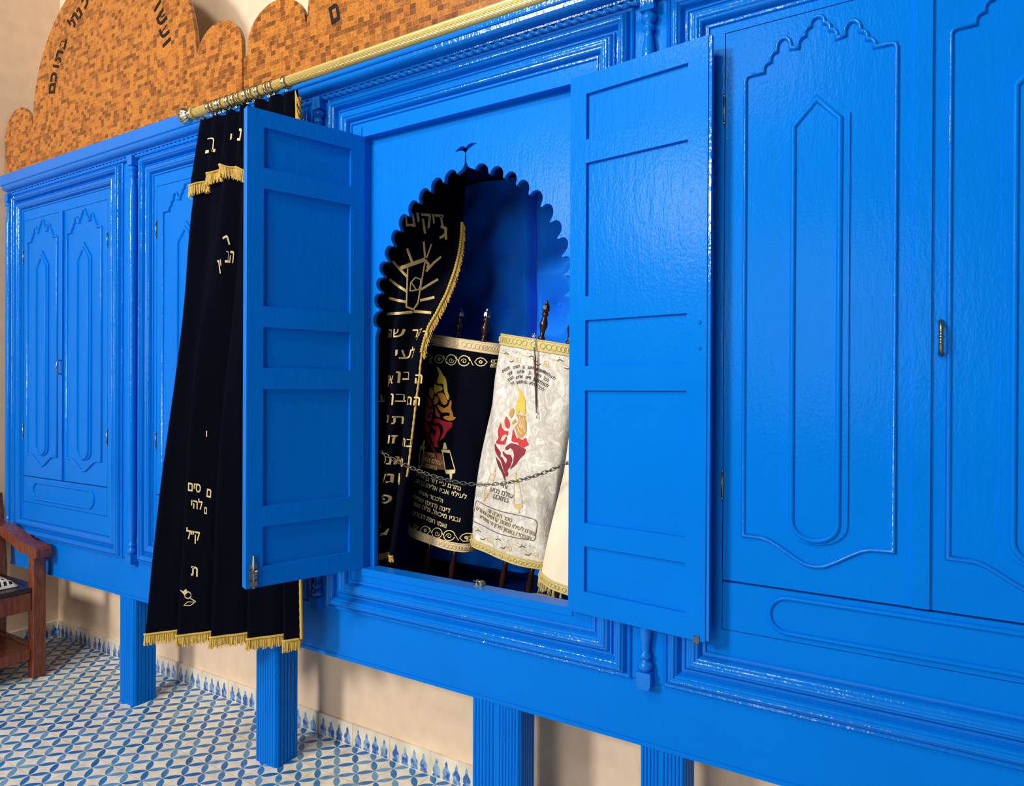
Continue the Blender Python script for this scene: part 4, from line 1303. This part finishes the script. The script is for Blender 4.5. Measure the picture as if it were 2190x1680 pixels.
# ---- bowl on the niche floor
bw = node('wooden_bowl', 'shallow brown wooden bowl on the niche floor under the cream mantle', 'bowl', (1.13, -.155, NZ0))
m = MB()
m.lathe([(.03, 0), (.040, .004), (.053, .05), (.066, .112), (.069, .116), (.066, .116), (.050, .055), (.032, .012), (.001, .010)], (1.13, -.155, NZ0), 48)
m.build('body', m_plain('turned light wood', (.36, .22, .10), .45), bw)

# ---- sagging chain across the opening
ch = node('safety_chain', 'dark iron link chain sagging across the ark opening in front of the scrolls', 'chain', (.93, -.226, 1.28))
CP = [onY(a, b_, -.226) for a, b_ in ((779, 942), (815, 966), (850, 986), (905, 1010), (960, 1027), (1010, 1035), (1070, 1034), (1125, 1023), (1180, 1004), (1226, 984), (1262, 966))]
def along(P, step):
    out = [P[0].copy()]; i = 0; cur_ = P[0].copy()
    dense = []
    for a in range(len(P) - 1):
        p0, p1, p2, p3 = P[max(a - 1, 0)], P[a], P[a + 1], P[min(a + 2, len(P) - 1)]
        for k in range(20):
            t = k / 20
            dense.append(.5 * ((2 * p1) + (p2 - p0) * t + (2 * p0 - 5 * p1 + 4 * p2 - p3) * t * t + (3 * p1 - p0 - 3 * p2 + p3) * t ** 3))
    acc = 0
    for a, b_ in zip(dense, dense[1:]):
        acc += (b_ - a).length
        if acc >= step: out.append(b_); acc -= step
    return out
LP = along(CP, .0155)
src = MB().tube([(.0112 * max(-1, min(1, 1.35 * cos(q * pi / 9))), .0, .0052 * sin(q * pi / 9)) for q in range(18)], .0014, 6, closed=True)
lk0 = None
for i, (a, b_) in enumerate(zip(LP, LP[1:])):
    dd = (b_ - a).normalized()
    if lk0 is None:
        lk0 = src.build('link', M_IRON, ch, local=True); lk = lk0
    else:
        lk = lk0.copy(); COL.objects.link(lk)
    zx = Vector((0, -1, 0)); yx = zx.cross(dd).normalized()
    Rm = Matrix((dd, zx, yx)).transposed()
    Rm = Rm @ Matrix.Rotation((.35 if i % 2 else 1.75), 3, 'X')
    lk.parent = ch
    lk.matrix_parent_inverse = wmat(ch).inverted()
    lk.matrix_basis = Matrix.Translation((a + b_) / 2) @ Rm.to_4x4()

# ================================================================== lettering on the marquetry boards
def board_text(parent, body, X, Z, h, ang, sx=1.0):
    vs, fs = glyphs(body, .030, .03)
    mx = (min(p[0] for p in vs) + max(p[0] for p in vs)) / 2
    k = h / GH; c, s_ = cos(math.radians(ang)), sin(math.radians(ang))
    out = []
    for p in vs:
        a, b_ = (p[0] - mx) * k * sx, (p[1] - GH / 2) * k
        out.append((X + a * c - b_ * s_, -.2804 - (.002 if p[2] > 0 else 0), Z + a * s_ + b_ * c))
    return MB().add(out, fs)
mb_ = MB()
def addt(mb, q): mb.add(q.v, q.f)
for ch_, X_, Z_, a_ in (('ב', -1.566, 3.232, 66), ('ת', -1.604, 3.178, 68), ('ו', -1.634, 3.133, 72), ('כ', -1.658, 3.083, 76), ('ם', -1.674, 3.028, 80),
                       ('נ', -1.408, 3.345, 36), ('ת', -1.455, 3.325, 40), ('י', -1.500, 3.318, 46), ('כ', -1.352, 3.385, 32), ('ש', -1.285, 3.412, 26), ('ו', -1.225, 3.43, 18),
                       ('ו', -.672, 3.003, -72), ('ע', -.690, 3.056, -66), ('ש', -.712, 3.122, -60), ('ו', -.742, 3.185, -54), ('ל', -.80, 3.26, -45), ('י', -.84, 3.30, -40)):
    addt(mb_, board_text(B1, ch_, X_, Z_, .056, a_))
mb_.build('lettering', M_BLACK, B1, 'black lettering set in an arc')
mb_ = MB()
addt(mb_, board_text(B2, 'ם', .357, 2.838, .062, 14, .75)); addt(mb_, board_text(B2, 'ו', .365, 2.935, .06, 14))
mb_.build('lettering', M_BLACK, B2, 'black lettering')

# ================================================================== armchair
ac = node('armchair', 'red brown wooden armchair by the corner, front leg before the blue rail', 'armchair', (-1.88, -.63, 0))
YA, YB = -.352, -.90
def wood(name, mb): return mb.build(name, M_CHAIR, ac)
for y in (YA, YB):
    wood('leg', MB().box(-1.688, -1.632, y - .030, y + .030, 0, .625))
    m = MB(); m.add([(-2.10, y - .024, 0), (-2.05, y - .024, 0), (-2.05, y + .024, 0), (-2.10, y + .024, 0), (-2.085, y - .024, .5), (-2.035, y - .024, .5), (-2.035, y + .024, .5), (-2.085, y + .024, .5), (-2.14, y - .024, .90), (-2.095, y - .024, .90), (-2.095, y + .024, .90), (-2.14, y + .024, .90)],
        [(0, 3, 2, 1), (0, 1, 5, 4), (1, 2, 6, 5), (2, 3, 7, 6), (3, 0, 4, 7), (4, 5, 9, 8), (5, 6, 10, 9), (6, 7, 11, 10), (7, 4, 8, 11), (8, 9, 10, 11)])
    wood('back_post', m)
    side = [(-2.105, .690), (-1.98, .688), (-1.86, .660), (-1.77, .628), (-1.70, .622), (-1.645, .620), (-1.60, .612), (-1.588, .628), (-1.590, .655), (-1.612, .672), (-1.65, .676), (-1.70, .676), (-1.77, .684), (-1.86, .712), (-1.98, .738), (-2.105, .742)]
    m = MB(); m.prism(side, y - .036, y + .036)
    o = wood('armrest', m)
    wood('side_stretcher', MB().box(-2.06, -1.688, y - .015, y + .015, .10, .155))
    wood('side_rail', MB().box(-2.045, -1.688, y - .016, y + .016, .375, .445))
wood('front_rail', MB().box(-1.680, -1.645, YB + .03, YA - .03, .345, .440))
wood('front_stretcher', MB().box(-1.678, -1.650, YB + .03, YA - .03, .095, .150))
wood('lower_shelf', MB().box(-2.06, -1.655, YB + .012, YA - .012, .128, .146))
m = MB(); m.box(-2.075, -1.640, YB + .031, YA - .031, .440, .462)
m.box(-2.035, -1.690, YA - .031, YA + .012, .445, .462)
o = m.build('seat', m_plain('dark varnished seat', (.030, .014, .012), .3), ac, 'darker seat board')
m = MB()
m.box(-2.128, -2.105, YB + .025, YA - .025, .80, .88); m.box(-2.112, -2.092, YB + .025, YA - .025, .62, .67)
for i in range(5): m.box(-2.116, -2.101, lerp(YB, YA, (i + 1) / 6) - .02, lerp(YB, YA, (i + 1) / 6) + .02, .67, .80)
wood('backrest', m)
for ob in [q for q in bpy.data.objects if q.parent == ac and q.type == 'MESH']:
    bv = ob.modifiers.new('soft edges', 'BEVEL'); bv.width = .006; bv.segments = 3; bv.limit_method = 'ANGLE'
cu = node('seat_cushion', 'flat black and white checked cushion lying on the wooden armchair seat', 'cushion', (-1.90, -.60, .463))
rows = []
for i in range(25):
    row = []
    for j in range(25):
        u_, v_ = i / 12 - 1, j / 12 - 1
        pf = (max(0, 1 - u_ ** 4) * max(0, 1 - v_ ** 4)) ** .45
        row.append((-1.885 + .175 * u_ * (1 - .06 * (1 - v_ * v_)), -.615 + .205 * v_ * (1 - .06 * (1 - u_ * u_)), .468 + .058 * pf))
    rows.append(row)
m = MB(); m.grid(rows)
m.grid([[(x, y, .4645 if True else z) for x, y, z in r] for r in rows])
for e in (rows[0], rows[-1], [r[0] for r in rows], [r[-1] for r in rows]): m.grid([e, [(x, y, .4645) for x, y, z in e]])
m.build('cover', M_CHECK, cu)

bpy.data.objects.remove(_fo)
bpy.data.curves.remove(_fc)
bpy.context.view_layer.update()
